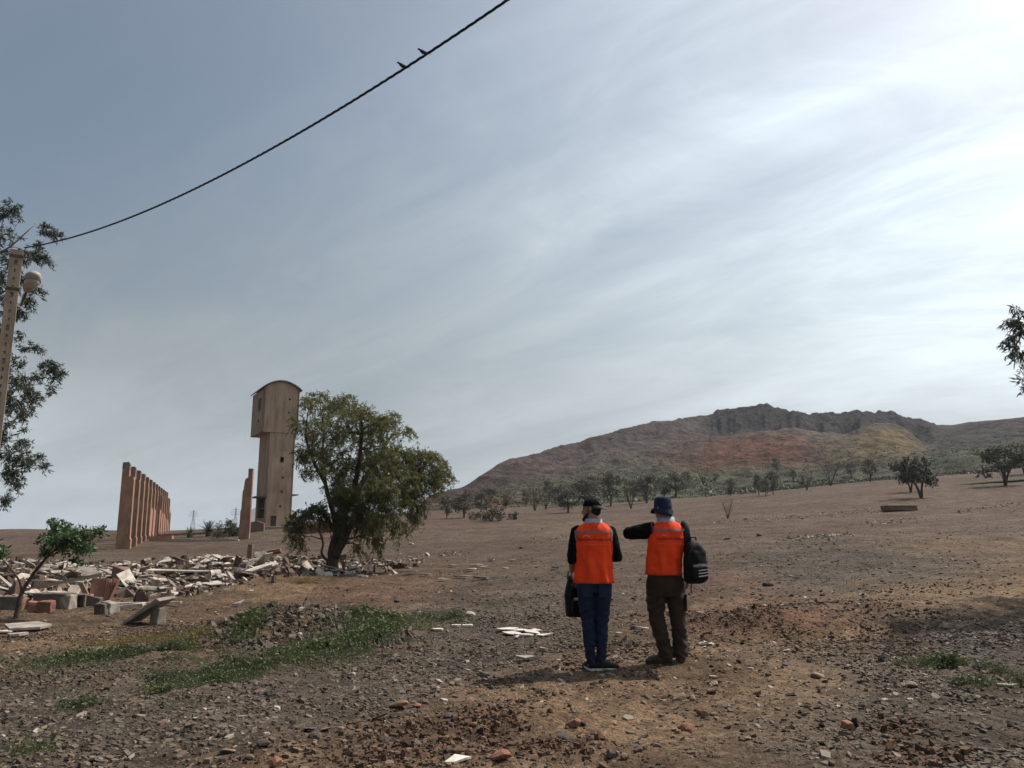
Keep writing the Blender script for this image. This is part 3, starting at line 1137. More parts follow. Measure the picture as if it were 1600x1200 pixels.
low_wall('brick_wall', 'low ruined red brick wall behind the leafy tree', 468, 545, 835, 70, 1.0, m_brick)
low_wall('brick_wall', 'low brown wall between the lone pillar and tower', 389, 412, 828, 82, 1.15, m_pilcap)
low_wall('brick_wall', 'crumbling foot wall at the base of the far pillars', 232, 268, 851, 66, .5, m_pink)
low_wall('kerb_wall', 'long low line of broken footing beyond the pillar row', 262, 372, 846, 64, .28, m_concrete)
m_st_tan = pmat('tan_brick', (.20, .125, .085), (.14, .085, .06), scale=4, rough=.9, bump=.4, bscale=20)
_s = G(1405, 798)
_o = empty('brick_plinth', _s)
MB().box((0, 0, .14), (2.0, 1.2, .32), jit=.03).build('base', m_st_tan, _o, bevel=.03)
MB().box((0, 0, .335), (2.1, 1.3, .07), jit=.02).build('slab', pmat('tan_slab', (.33, .22, .15), (.24, .15, .1), scale=4, bump=.3), _o, bevel=.015)
tag(_o, 'low tan brick plinth lying on the bare slope', 'plinth')


# ------------------------------------------------------------------ trees
def leaf_mesh(name, P, Dv, Ln, Wd):
    n = len(P)
    up = rng.normal(0, 1, (n, 3))
    side = np.cross(Dv, up)
    side /= np.linalg.norm(side, axis=1)[:, None] + 1e-9
    nr = np.cross(side, Dv)
    a = P
    b = P + Dv * (Ln * .45)[:, None] + side * (Wd * .5)[:, None]
    c = P + Dv * Ln[:, None] - nr * (Ln * .08)[:, None]
    d = P + Dv * (Ln * .45)[:, None] - side * (Wd * .5)[:, None]
    V = np.stack([a, b, c, d], 1).reshape(-1, 3)
    i = np.arange(n)[:, None] * 4
    Fc = np.concatenate([np.concatenate([i, i + 1, i + 2], 1), np.concatenate([i, i + 2, i + 3], 1)])
    return mesh_np(name, V, Fc, False)


def bend(a, b, k=5, sag=0.0, jit=0.0):
    a, b = Vector(a), Vector(b)
    L_ = (b - a).length
    out = []
    for i in range(k + 1):
        t = i / k
        p = a.lerp(b, t)
        w = math.sin(math.pi * t)
        p += Vector((random.uniform(-1, 1), random.uniform(-1, 1), random.uniform(-1, 1))) * jit * L_ * w
        p.z += sag * L_ * w
        out.append(p)
    return out


class Tree:
    def __init__(self, base):
        self.base = Vector(base)
        self.wood = MB()
        self.twig = MB()
        self.nodes = []          # (point, radius)
        self.P, self.D, self.L, self.W = [], [], [], []

    def limb(self, pts, r0, r1, n=7):
        pts = [Vector(p) for p in pts]
        fine = []
        for i in range(len(pts) - 1):
            p0 = pts[max(i - 1, 0)]
            p1, p2 = pts[i], pts[i + 1]
            p3 = pts[min(i + 2, len(pts) - 1)]
            for k in range(4):
                t = k / 4
                fine.append(.5 * ((2 * p1) + (p2 - p0) * t + (2 * p0 - 5 * p1 + 4 * p2 - p3) * t * t + (-p0 + 3 * p1 - 3 * p2 + p3) * t ** 3))
        fine.append(pts[-1])
        m = len(fine)
        rad = [r0 + (r1 - r0) * (i / (m - 1)) ** .8 for i in range(m)]
        fine = [p + Vector((random.uniform(-1, 1), random.uniform(-1, 1), 0)) * rad[i] * .12 for i, p in enumerate(fine)]
        self.wood.tube(fine, rad, n)
        for i in range(0, m):
            self.nodes.append((fine[i], rad[i]))

    def clump(self, c, rad, twigs, leaves, tl, ll, lw, droop=.6, limb_r=.025, attach=True, spreadleaf=.5):
        c = Vector(c)
        if attach and self.nodes:
            best = min(self.nodes, key=lambda q: (q[0] - c).length + (1.2 * max(0, q[0].z - c.z)))
            lr = min(best[1] * .7, limb_r)
            pts = bend(best[0], c, 5, .06, .05)
            self.wood.tube(pts, [lr * (1 - .65 * i / 5) for i in range(6)], 5)
            for p in pts[2:]:
                self.nodes.append((p, lr * .6))
        for _ in range(twigs):
            while True:
                q = Vector((random.uniform(-1, 1), random.uniform(-1, 1), random.uniform(-1, 1)))
                if q.length < 1:
                    break
            q = Vector((q.x * rad[0], q.y * rad[1], q.z * rad[2]))
            tip = c + q
            dirv = (Vector((random.gauss(0, 1), random.gauss(0, 1), random.gauss(0, .6))) + q.normalized() * 1.2)
            dirv.normalize()
            st = tip - dirv * tl * .5
            en = tip + dirv * tl * .5
            en.z -= droop * tl * .6
            if random.random() < .5:
                a = c.lerp(st, random.uniform(.2, .5))
                self.twig.tube([a, st, en], [limb_r * .22, limb_r * .16, limb_r * .07], 3, caps=False)
            t = rng.uniform(0, 1, leaves)
            S, E = np.array(st), np.array(en)
            Pn = S + (E - S) * t[:, None] + rng.normal(0, tl * .06, (leaves, 3))
            Pn[:, 2] -= droop * tl * .3 * t * t
            d = rng.normal(0, spreadleaf, (leaves, 3)) + np.array(dirv) * .5 + np.array((0, 0, -droop))
            d /= np.linalg.norm(d, axis=1)[:, None]
            self.P.append(Pn)
            self.D.append(d)
            k = rng.uniform(.65, 1.3, leaves)
            self.L.append(ll * k)
            self.W.append(lw * k * rng.uniform(.8, 1.2, leaves))

    def build(self, name, m_wood, m_leaf, label=None, group=None, cat='tree'):
        root = empty(name, self.base)
        o = tuple(self.base)
        self.wood.build('trunk', m_wood, root, o, smooth=True)
        if self.twig.v:
            self.twig.build('branches', m_wood, root, o)['kind'] = 'stuff'
        if self.P:
            me = leaf_mesh('crown', np.concatenate(self.P) - np.array(o), np.concatenate(self.D), np.concatenate(self.L), np.concatenate(self.W))
            link('crown', me, m_leaf, root)['kind'] = 'stuff'
        if label:
            tag(root, label, cat, group)
        return root


m_bark = pmat('dark_bark', (.085, .062, .048), (.045, .034, .028), scale=7, rough=.95, bump=.8, bscale=20, stretch=(1, 1, .25))
m_bark_pale = pmat('pale_bark', (.22, .175, .14), (.11, .085, .07), scale=4, rough=.9, bump=.4, bscale=18, stretch=(1, 1, .3))
m_leaf_a = pmat('olive_leaf', (.086, .092, .033), (.040, .050, .022), scale=.55, detail=3, rough=.55, rnd='island', ramt=.45, transl=.32, tcol=(.17, .165, .03), spec=.3)
m_leaf_e = pmat('eucalypt_leaf', (.060, .075, .048), (.035, .048, .034), scale=.8, detail=3, rough=.45, rnd='island', ramt=.4, transl=.18, spec=.35)
m_leaf_s = pmat('fresh_leaf', (.060, .100, .045), (.032, .060, .03), scale=2.0, detail=3, rough=.5, rnd='island', ramt=.45, transl=.25, tcol=(.09, .15, .04), spec=.35)
m_leaf_d = pmat('dark_far_leaf', (.080, .082, .056), (.052, .056, .040), scale=.6, rough=.7, rnd='island', ramt=.45, transl=.15)
m_leaf_g = pmat('grey_far_leaf', (.145, .136, .106), (.100, .098, .078), scale=.5, rough=.75, rnd='island', ramt=.35, transl=.2)  # leaf colour paled and greyed to carry some of the distance haze
m_leaf_r = pmat('dry_twig', (.14, .085, .065), (.09, .058, .046), scale=.5, rough=.85, rnd='island', ramt=.3)

# --- the leafy tree in the middle of the rubble
TB = G(519, 893)
TD = TB.y
t = Tree(TB)


def q_(px, py, off=0.0):
    return at(px, py, TD + off)


t.limb([TB - Vector((0, 0, .15)), q_(520, 872, 0), q_(524, 846, 0), q_(533, 815, .1), q_(546, 785, .2), q_(556, 752, .3), q_(562, 715, .2), q_(566, 670, .1)], .22, .05, 10)
t.limb([q_(524, 868, -.1), q_(538, 842, -.4), q_(556, 806, -.6), q_(585, 770, -.8), q_(625, 742, -.6), q_(665, 728, -.3)], .15, .03, 8)
t.limb([q_(528, 826, .1), q_(518, 792, .2), q_(508, 755, .5), q_(504, 712, .6), q_(506, 672, .7), q_(500, 635, .5)], .11, .02, 8)
t.limb([q_(527, 838, 0), q_(512, 812, -.3), q_(497, 800, -.6), q_(474, 806, -.9), q_(458, 818, -1.0)], .09, .015, 6)
t.limb([q_(546, 785, .2), q_(572, 745, 1.0), q_(600, 700, 1.3), q_(618, 672, 1.2)], .12, .02, 7)
t.limb([q_(508, 755, .5), q_(488, 716, 0), q_(478, 680, -.4), q_(482, 640, -.5)], .08, .015, 6)
t.limb([q_(519, 884, -.3), q_(503, 866, -.5), q_(505, 848, -.5), q_(498, 826, -.6), q_(504, 806, -.5)], .05, .02, 5)
CL = [(490, 628, 22, 16, 7), (525, 632, 28, 16, 10), (565, 645, 28, 18, 14), (600, 662, 26, 18, 15), (632, 672, 14, 10, 6), (480, 662, 20, 22, 8), (510, 670, 28, 24, 11),
      (550, 680, 34, 28, 20), (595, 698, 34, 26, 22), (476, 705, 14, 24, 7), (505, 715, 26, 26, 13), (545, 728, 36, 30, 24), (590, 738, 36, 30, 28), (630, 722, 28, 22, 20),
      (665, 718, 26, 16, 14), (688, 732, 16, 16, 8), (655, 752, 28, 24, 18), (620, 768, 30, 26, 22), (582, 778, 34, 26, 26), (546, 778, 26, 22, 26), (524, 764, 16, 20, 9), (560, 798, 22, 16, 16), (648, 788, 20, 22, 12),
      (600, 808, 30, 20, 17), (570, 818, 26, 20, 16), (680, 757, 16, 16, 7), (536, 808, 14, 18, 9), (477, 738, 12, 8, 4), (500, 792, 22, 9, 8), (476, 802, 20, 12, 9),
      (461, 826, 13, 15, 8), (505, 812, 16, 12, 6), (590, 845, 10, 16, 6), (562, 852, 9, 10, 3), (455, 812, 10, 10, 4), (470, 842, 5, 10, 3), (700, 744, 8, 8, 3), (610, 650, 18, 10, 6),
      (540, 620, 16, 7, 4), (500, 614, 14, 5, 3)]
S_ = TD / F
for (cx, cy, rx, ry, w) in list(CL):
    if w >= 7 and cy < 815:
        for _ in range(2):
            CL.append((cx + random.uniform(-.8, .8) * rx, cy + random.uniform(-.8, .8) * ry, rx * .75, ry * .75, w * .35))
for (cx, cy, rx, ry, w) in CL:
    off = random.uniform(-1, 1) * min(2.3, .04 * rx * 1.6)
    low = cy > 780
    c = at(cx, cy, TD + (off if not low else off * .6 - .3))
    t.clump(c, (rx * S_, max(rx, 14) * S_ * 1.5, ry * S_), int(w * 3.1), 42, .44, .095, .026, droop=.45 if not low else .9, limb_r=.035)
t.build('leafy_tree', m_bark, m_leaf_a, 'broad leafy tree with leaning forked trunk growing in the rubble')

# --- tall eucalypt behind the lamp post
ED = 23.0
eb = at(-150, 900, ED)
eb.z = float(H(eb.x, eb.y))
t = Tree(eb)
e_ = lambda px, py, off=0.0: at(px, py, ED + off)
t.limb([eb - Vector((0, 0, .1)), e_(-146, 800), e_(-138, 690, .2), e_(-130, 560, .2), e_(-118, 430, 0), e_(-95, 320, 0), e_(-80, 230, .2)], .30, .05, 10)
for (pa, pb, pc, pd, r) in (((-138, 690), (-90, 650), (-30, 625), (40, 605), .10), ((-130, 560), (-80, 500), (-20, 470), (35, 440), .10), ((-118, 430), (-60, 400), (0, 395), (50, 355), .08),
                            ((-142, 740), (-90, 725), (-40, 715), (25, 705), .07), ((-130, 560), (-60, 590), (10, 600), (70, 585), .06), ((-95, 320), (-50, 330), (0, 335), (25, 325), .07),
                            ((-138, 690), (-200, 600), (-260, 540), (-300, 500), .10), ((-118, 430), (-180, 380), (-240, 350), (-280, 320), .08)):
    o1 = random.uniform(-1, 1)
    t.limb([e_(*pa, .1), e_(*pb, o1 * .5), e_(*pc, o1), e_(*pd, o1)], r, .012, 6)
EC = [(12, 328, 24, 18, 10), (8, 366, 22, 18, 8), (70, 356, 14, 6, 4), (84, 364, 8, 6, 3), (96, 365, 4, 3, 1), (62, 385, 10, 8, 3), (55, 398, 16, 8, 6), (74, 405, 8, 7, 3), (36, 400, 12, 12, 4),
      (12, 405, 18, 16, 6), (30, 440, 16, 18, 7), (58, 452, 10, 8, 4), (46, 472, 10, 10, 5), (8, 470, 20, 26, 9), (30, 492, 12, 8, 4), (58, 538, 12, 4, 2), (64, 546, 5, 5, 1), (38, 542, 8, 6, 2), (30, 568, 8, 9, 3),
      (78, 572, 15, 10, 7), (92, 585, 9, 10, 4), (60, 586, 10, 8, 3), (82, 604, 6, 7, 2), (28, 598, 22, 16, 11), (50, 622, 16, 15, 9), (20, 630, 20, 18, 10), (38, 646, 10, 8, 4), (40, 671, 5, 4, 1),
      (14, 662, 10, 8, 3), (36, 690, 12, 7, 4), (22, 712, 22, 14, 10), (44, 720, 12, 10, 6), (58, 712, 6, 6, 2), (67, 726, 7, 5, 2), (14, 742, 20, 14, 9), (26, 758, 8, 9, 3), (8, 776, 10, 9, 4), (-10, 560, 24, 40, 14), (2, 520, 12, 30, 8), (4, 575, 14, 20, 8), (-2, 690, 14, 22, 8), (0, 440, 14, 22, 8), (6, 620, 12, 20, 7), (30, 520, 8, 10, 2)]
for _ in range(26):
    EC.append((random.uniform(-330, -25), random.uniform(230, 740), 34, 26, 12))
S_ = ED / F
for (cx, cy, rx, ry, w) in EC:
    t.clump(e_(cx, cy, random.uniform(-1.2, 1.2)), (rx * S_, rx * S_ * 1.2, ry * S_), int(w * 3.3), 25, .26, .125, .028, droop=.45, limb_r=.022, spreadleaf=.7)
t.build('eucalyptus_tree', m_bark_pale, m_leaf_e, 'tall grey green eucalyptus tree behind the lamp post')

# --- eucalypt whose branch tips hang in at the picture edge
RD = 13.0
rb = Vector((11.2, 13.6, 0))
rb.z = float(H(rb.x, rb.y))
t = Tree(rb)
r_ = lambda px, py, off=0.0: at(px, py, RD + off)
t.limb([rb - Vector((0, 0, .1)), rb + Vector((-.1, 0, 1.6)), rb + Vector((-.3, .1, 3.2)), rb + Vector((-.4, .1, 4.8)), rb + Vector((-.2, 0, 6.5)), rb + Vector((0, .1, 8.0))], .22, .04, 10)
t.limb([rb + Vector((-.3, .1, 3.2)), rb + Vector((-1.0, -.2, 4.4)), r_(1690, 480), r_(1640, 505), r_(1606, 520)], .07, .012, 6)
t.limb([rb + Vector((-.2, .1, 2.6)), rb + Vector((-.9, -.1, 3.3)), r_(1680, 590), r_(1630, 590)], .05, .012, 6)
RC = [(1592, 480, 11, 10, 4, 0), (1582, 502, 13, 10, 5, 0), (1577, 528, 10, 12, 5, 0), (1596, 515, 14, 16, 7, 0), (1592, 548, 12, 14, 6, 0), (1604, 560, 10, 16, 5, 0), (1602, 592, 7, 12, 3, 0), (1600, 604, 6, 7, 2, 0),
      (1630, 520, 20, 30, 8, 0), (1650, 590, 22, 22, 7, 0), (1670, 500, 30, 40, 9, 0)]
for (cx, cy, rx, ry, w, off) in RC:
    S_ = RD / F
    t.clump(r_(cx, cy, off + random.uniform(-.25, .25)), (rx * S_, rx * S_ * 1.2, ry * S_), int(w * 2.2), 11, .20, .125, .024, droop=.8, limb_r=.016)
for _ in range(34):
    a, q = random.uniform(0, 6.28), math.sqrt(random.random())
    c = rb + Vector((1.0 + 2.3 * q * math.cos(a), 2.3 * q * math.sin(a), random.uniform(3.6, 8.6)))
    sx = 800 + F * (c.x - .7) / c.y
    if sx < 1665:
        continue
    t.clump(c, (.6, .6, .5), 26, 18, .3, .13, .03, droop=.7, limb_r=.03)
t.build('eucalyptus_tree', m_bark_pale, m_leaf_e, 'eucalyptus branch tips with slender drooping leaves at the right picture edge')

# --- leaning sapling in the foreground rubble
SB = G(24, 966)
SD = SB.y
t = Tree(SB)
s_ = lambda px, py, off=0.0: at(px, py, SD + off)
t.limb([SB - Vector((0, 0, .05)), s_(30, 940), s_(36, 922), s_(54, 894), s_(78, 866), s_(104, 846), s_(122, 832)], .045, .010, 7)
t.limb([s_(34, 928), s_(30, 908), s_(18, 890), s_(2, 872), s_(-12, 860)], .022, .008, 6)
S_ = SD / F
for (cx, cy, rx, ry, w) in ((78, 842, 16, 14, 8), (100, 826, 18, 13, 9), (124, 836, 20, 14, 10), (150, 828, 13, 7, 5), (104, 854, 20, 12, 9), (130, 858, 13, 8, 5), (84, 815, 9, 8, 3), (72, 862, 8, 7, 3),
                            (116, 874, 8, 5, 2), (112, 842, 20, 16, 10), (160, 832, 5, 5, 1), (0, 862, 12, 9, 5), (-16, 852, 18, 14, 8)):
    t.clump(s_(cx, cy, random.uniform(-.15, .15)), (rx * S_, rx * S_ * 1.1, ry * S_), int(w * 4.6), 9, .14, .066, .030, droop=.35, limb_r=.010, spreadleaf=.8)
t.build('sapling', m_bark, m_leaf_s, 'leaning bright green sapling rooted beside the broken block wall', None, 'sapling')


# --- far trees: a few kinds, copied
def proto_tree(kind, seed):
    random.seed(seed)
    t = Tree((0, 0, 0))
    if kind == 'dark':
        for k in range(3):
            a = random.uniform(0, 6.28)
            t.limb([(0, 0, -.05), (.06 * math.cos(a), .06 * math.sin(a), .25), (.2 * math.cos(a), .2 * math.sin(a), .55), (.3 * math.cos(a), .3 * math.sin(a), .8)], .035, .01, 5)
        for _ in range(17):
            a, q = random.uniform(0, 6.28), math.sqrt(random.random())
            t.clump((.42 * q * math.cos(a), .42 * q * math.sin(a), random.uniform(.42, .92) - .1 * q), (.16, .16, .09), 14, 10, .1, .06, .03, droop=.3, limb_r=.012)
    elif kind == 'grey':
        t.limb([(0, 0, -.05), (.02, 0, .3), (-.02, .02, .6), (.03, 0, .9)], .028, .008, 5)
        for _ in range(24):
            a, q = random.uniform(0, 6.28), math.sqrt(random.random())
            zz = random.uniform(.28, .95)
            w = .30 * math.sin(math.pi * (zz - .2) / .85)
            t.clump((w * q * math.cos(a), w * q * math.sin(a), zz), (.12, .12, .10), 10, 9, .1, .055, .022, droop=.4, limb_r=.010)
    elif kind == 'bare':
        for k in range(9):
            a = random.uniform(0, 6.28)
            s = random.uniform(.25, .5)
            h = random.uniform(.7, 1.0)
            t.limb([(0, 0, -.05), (.25 * s * math.cos(a), .25 * s * math.sin(a), .3 * h), (.6 * s * math.cos(a), .6 * s * math.sin(a), .65 * h), (s * math.cos(a), s * math.sin(a), h)], .018, .005, 4)
        for _ in range(10):
            a, q = random.uniform(0, 6.28), math.sqrt(random.random())
            t.clump((.36 * q * math.cos(a), .36 * q * math.sin(a), random.uniform(.5, .95)), (.14, .14, .12), 7, 5, .12, .05, .010, droop=-.2, limb_r=.007)
    else:
        for k in range(4):
            a = random.uniform(0, 6.28)
            t.limb([(0, 0, -.05), (.2 * math.cos(a), .2 * math.sin(a), .3), (.45 * math.cos(a), .45 * math.sin(a), .6)], .03, .01, 4)
        for _ in range(18):
            a, q = random.uniform(0, 6.28), math.sqrt(random.random())
            t.clump((.62 * q * math.cos(a), .62 * q * math.sin(a), random.uniform(.15, .85) * (1 - .3 * q)), (.2, .2, .16), 14, 9, .12, .075, .034, droop=.2, limb_r=.012)
    ml = {'dark': m_leaf_d, 'grey': m_leaf_g, 'bare': m_leaf_r, 'bush': m_leaf_d}[kind]
    return t.build({'dark': 'evergreen_tree', 'grey': 'young_tree', 'bare': 'bare_shrub', 'bush': 'bush'}[kind], m_bark, ml)


FAR = [  # px, base y, top y, width factor, kind, label
    (1440, 778, 706, .95, 'dark', 'dark evergreen tree with leaning trunk on the slope below the ochre heap'),
    (1423, 769, 716, .9, 'dark', 'smaller dark tree just behind the leaning evergreen tree'),
    (1571, 759, 696, 1.1, 'dark', 'dark forked tree on the slope near the right picture edge'),
    (1602, 741, 690, 1.2, 'dark', 'dark tree cut by the right picture edge on the slope'),
    (1141, 775, 745, .9, 'grey', 'small hazy tree on the scrub behind the bare shrub'),
    (1186, 774, 740, .8, 'grey', 'first of three thin young trees below the red heap'),
    (1197, 776, 746, .8, 'grey', 'shortest middle one of three thin young trees below the red heap'),
    (1208, 773, 734, .8, 'grey', 'tallest of three thin young trees below the red heap'),
    (1214, 740, 715, .9, 'grey', 'small far tree higher on the slope behind three thin trees'),
    (1261, 766, 735, .8, 'bare', 'thin bare tree alone between young trees on the scrub slope'),
    (1298, 759, 722, 1.0, 'bare', 'brown bare crowned tree standing below the grey heap'),
    (1360, 753, 716, 1.0, 'grey', 'brownish tree with straight trunk left of the dark evergreens'),
    (888, 801, 764, 1.80, 'grey', 'low spreading grey tree left of the man in cap'),
    (916, 789, 745, 1.88, 'grey', 'large hazy grey green tree right behind the man in cap'),
    (905, 786, 750, 1.80, 'grey', 'hazy tree half hidden in the clump behind the cap'),
    (954, 791, 737, 1.20, 'grey', 'tall narrow dark grey tree just right of the cap'),
    (986, 795, 754, .9, 'bare', 'reddish bare tree between the two men'),
    (1011, 786, 742, 1.50, 'grey', 'grey tree on the scrub left of the navy hat'),
    (1056, 776, 738, 1.65, 'grey', 'broad grey tree directly behind the navy hat'),
    (1071, 768, 734, .9, 'grey', 'small dark tree right of the navy hat'),
    (1099, 757, 728, 1.1, 'bare', 'thin reddish bare tree on the red slope'),
    (836, 798, 763, 1.0, 'bare', 'bare brown tree near the foot of the hill'),
    (853, 796, 768, 1.0, 'bare', 'small bare reddish shrub beside the bare brown tree'),
    (858, 782, 750, .9, 'grey', 'distant small tree above the bare reddish shrub'),
    (726, 809, 768, 1.50, 'grey', 'grey tree on the red bank beside the leafy tree'),
    (698, 810, 772, .9, 'grey', 'thin grey tree half behind the leafy tree edge'),
    (761, 792, 762, 1.1, 'dark', 'small dark tree rising behind the round bush'),
    (1137, 810, 779, .8, 'bare', 'bare leafless shrub on the slope behind the backpack'),
    (768, 814, 784, 1.0, 'bush', 'dense round green bush at the edge of the red bank'),
    (803, 812, 796, .9, 'bush', 'small dark bush just right of the round bush'),
    (742, 812, 796, .9, 'bush', 'small grey bush just left of the round bush'),
    (355, 838, 806, .8, 'bush', 'green shrub between the palm and the lone pillar'),
    (372, 838, 812, .9, 'bush', 'low shrub at the foot of the lone pillar'),
    (340, 841, 826, 1.0, 'bush', 'low dark bush beside the larger palm'),
    (1118, 755, 738, 1.0, 'grey', 'tiny tree high on the slope right of the red bare tree'),
    (1240, 752, 734, 1.0, 'grey', 'tiny tree on the scrub right of the three thin trees'),
    (822, 790, 766, 1.0, 'grey', 'faint grey tree below the left shoulder of the hill'),
    (790, 795, 770, 1.0, 'grey', 'faint brownish tree behind the small dark bush'),
    (930, 786, 742, 1.6, 'grey', 'hazy grey green tree above the cap of the man in jeans'),
    (875, 792, 757, 1.5, 'grey', 'hazy low tree at the left end of the clump behind the cap'),
    (1038, 778, 744, 1.4, 'grey', 'hazy tree half hidden by the crown of the navy hat'),
    (990, 782, 750, 1.4, 'grey', 'faint tree behind the reddish bare tree between the men'),
    (752, 800, 768, 1.5, 'grey', 'brownish tree mass behind the round bush'),
    (712, 800, 774, 1.6, 'grey', 'low brownish tree on the bank beyond the leafy tree'),
    (840, 786, 760, 1.5, 'bare', 'brown bare thicket tree at the hill foot'),
    (1330, 745, 722, 1.3, 'grey', 'small tree on the scrub below the ochre heap'),
    (665, 812, 776, 1.0, 'bare', 'bare tree showing through the drooping leaves of the leafy tree'),
]
PROTO = {}
used = set()
for i, (px, by, ty, wf, kind, lab) in enumerate(FAR):
    key = (kind, i % 3)
    if key not in PROTO:
        PROTO[key] = proto_tree(kind, 100 + len(PROTO))
    src = PROTO[key]
    if key in used:
        o = dup(src)
    else:
        o = src
        used.add(key)
    p = G(px, by, LAND)
    d = math.hypot(p.x, p.y)
    hgt = (by - ty) * p.y / F * 1.02
    o.location = p - Vector((0, 0, .05))
    o.rotation_euler = (0, 0, (i * 1.7) % 6.28)
    o.scale = (hgt * wf, hgt * wf, hgt)
    if i == 0:
        o.rotation_euler = (0.06, .12, 2.2)
    tag(o, lab, 'shrub' if kind == 'bush' or 'shrub' in lab else 'tree', 'far trees and shrubs below the hill')
random.seed(11)

# --- low scrub over the lower hill slope (nobody could count it)
def scrub():
    n = 4200
    th = np.arctan((rng.uniform(690, 1660, n * 3) - 800) / F)
    r = rng.uniform(122, 290, n * 3) ** 1.0
    x, y = r * np.sin(th), r * np.cos(th)
    _, s, _c = hill_profile(th, r)
    keep = (rng.random(n * 3) < np.clip(1.1 - 1.7 * s, 0, 1) * (0.2 + .8 * sstep(.4, .6, vnoise(x * .08, y * .08, 301)))) & (s > .02)
    x, y = x[keep][:n], y[keep][:n]
    z = np.maximum(H(x, y), HILL(x, y))
    k = 14
    m = len(x)
    sz = rng.uniform(.2, .55, m) * np.where(rng.random(m) < .08, 1.9, 1)
    P = np.repeat(np.stack([x, y, z], -1), k, 0)
    ss = np.repeat(sz, k)
    P = P + rng.normal(0, .5, P.shape) * ss[:, None] * np.array((1, 1, .35)) + np.array((0, 0, .15)) * ss[:, None]
    d = rng.normal(0, 1, P.shape) + np.array((0, 0, .8))
    d /= np.linalg.norm(d, axis=1)[:, None]
    me = leaf_mesh('scrub', P, d, ss * rng.uniform(.4, .9, len(ss)), ss * .45)
    o = link('scrub', me, pmat('scrub_leaf', (.16, .155, .115), (.10, .10, .075), scale=.1, rough=.85, rnd='island', ramt=.4))
    tag(o, 'low grey green scrub covering the lower slope of the hill', 'scrub', kind='stuff')


scrub()


# ------------------------------------------------------------------ palms
m_palm = pmat('palm_leaf', (.075, .085, .045), (.045, .055, .032), scale=2, rough=.55, rnd='island', ramt=.4, transl=.15)


def palm(px, by, h, label, nf=26, seed=1, rz=0):
    random.seed(seed)
    b = G(px, by)
    root = empty('palm', b, rz)
    MB().tube([(0, 0, -.1), (0.02, 0, .25), (0, .02, .5 * h * .5)], [.28, .24, .2], 9).build('trunk', m_bark, root)
    for k in range(nf):
        a = k * 2.399 + random.uniform(-.2, .2)
        el = math.radians(random.uniform(12, 82))
        L_ = h * random.uniform(.75, 1.05)
        mb = MB()
        pts = []
        for i in range(9):
            t_ = i / 8
            e = el - t_ * t_ * .7
            rr = L_ * t_ * math.cos(el) * (1 - .08 * t_)
            pts.append(Vector((rr * math.cos(a), rr * math.sin(a), .5 * h * .4 + L_ * (t_ * math.sin(el) - .28 * t_ * t_))))
        mb.tube(pts, [.03 * (1 - .8 * i / 8) for i in range(9)], 3, caps=False)
        for i in range(1, 9):
            tdir = (pts[i] - pts[i - 1]).normalized()
            sd = tdir.cross(Vector((0, 0, 1)))
            if sd.length < .1:
                sd = Vector((1, 0, 0))
            sd.normalize()
            for s in (-1, 1):
                for f_ in (0, .5):
                    p = pts[i - 1].lerp(pts[i], f_)
                    d_ = (tdir * .8 + sd * s * .75 + Vector((0, 0, .25))).normalized() * L_ * .20 * (1.1 - i / 10)
                    w = tdir * .022 * h * .5
                    mb.add([p - w, p + d_ * .5 - w * 1.2, p + d_, p + d_ * .5 + w * 1.2], [(0, 1, 2), (0, 2, 3)])
        mb.build('frond', m_palm, root)
    tag(root, label, 'palm')


palm(325, 838, 1.75, 'larger palm with spiky fan of fronds left of the lone pillar', 30, 3)
palm(296, 840, 1.15, 'smaller dark palm beside the far end of the pillar row', 24, 5)
random.seed(12)


# ------------------------------------------------------------------ far pylons
m_steel = pmat('galvanised_steel', (.20, .21, .22), (.15, .155, .16), scale=1, rough=.6, metal=.2)


def pylon(px, ty, by, D, label):
    b = at(px, by, D)
    tp = at(px, ty, D)
    h = tp.z - b.z + 6
    b.z -= 6
    root = empty('pylon', b)
    mb = MB()
    w0, w1 = h * .11, h * .018
    lv = [0, .25, .45, .6, .72, .82, .9, 1.0]

    def cn(f_, i):
        w = w0 + (w1 - w0) * min(1, f_ / .72) if f_ < .72 else w1 * (1.25 - .25 * f_)
        return Vector((w * (1, 1, -1, -1)[i], w * (1, -1, -1, 1)[i], h * f_))
    for i in range(4):
        mb.tube([cn(0, i), cn(.72, i), cn(1, i)], .28, 4)
    for a, c in zip(lv[:-1], lv[1:]):
        for i in range(4):
            j = (i + 1) % 4
            mb.tube([cn(a, i), cn(c, j)], .16, 3)
            mb.tube([cn(a, j), cn(c, i)], .16, 3)
    mb.build('lattice', m_steel, root)
    for f_, w in ((.70, .20), (.80, .24), (.90, .17)):
        for s in (-1, 1):
            m2 = MB()
            m2.tube([(0, 0, h * f_), (s * h * w, 0, h * f_)], .26, 4)
            m2.tube([(0, 0, h * (f_ + .05)), (s * h * w, 0, h * f_)], .2, 4)
            ar = m2.build('cross_arm', m_steel, root)
            MB().tube([(s * h * w, 0, h * f_), (s * h * w, 0, h * f_ - 1.8)], .25, 5).build('insulator', m_steel, ar)
    tag(root, label, 'pylon', 'far power pylons')


pylon(301, 797, 824, 1500, 'distant lattice power pylon above the smaller palm')
pylon(367, 793, 824, 1450, 'distant lattice power pylon beside the lone pillar')

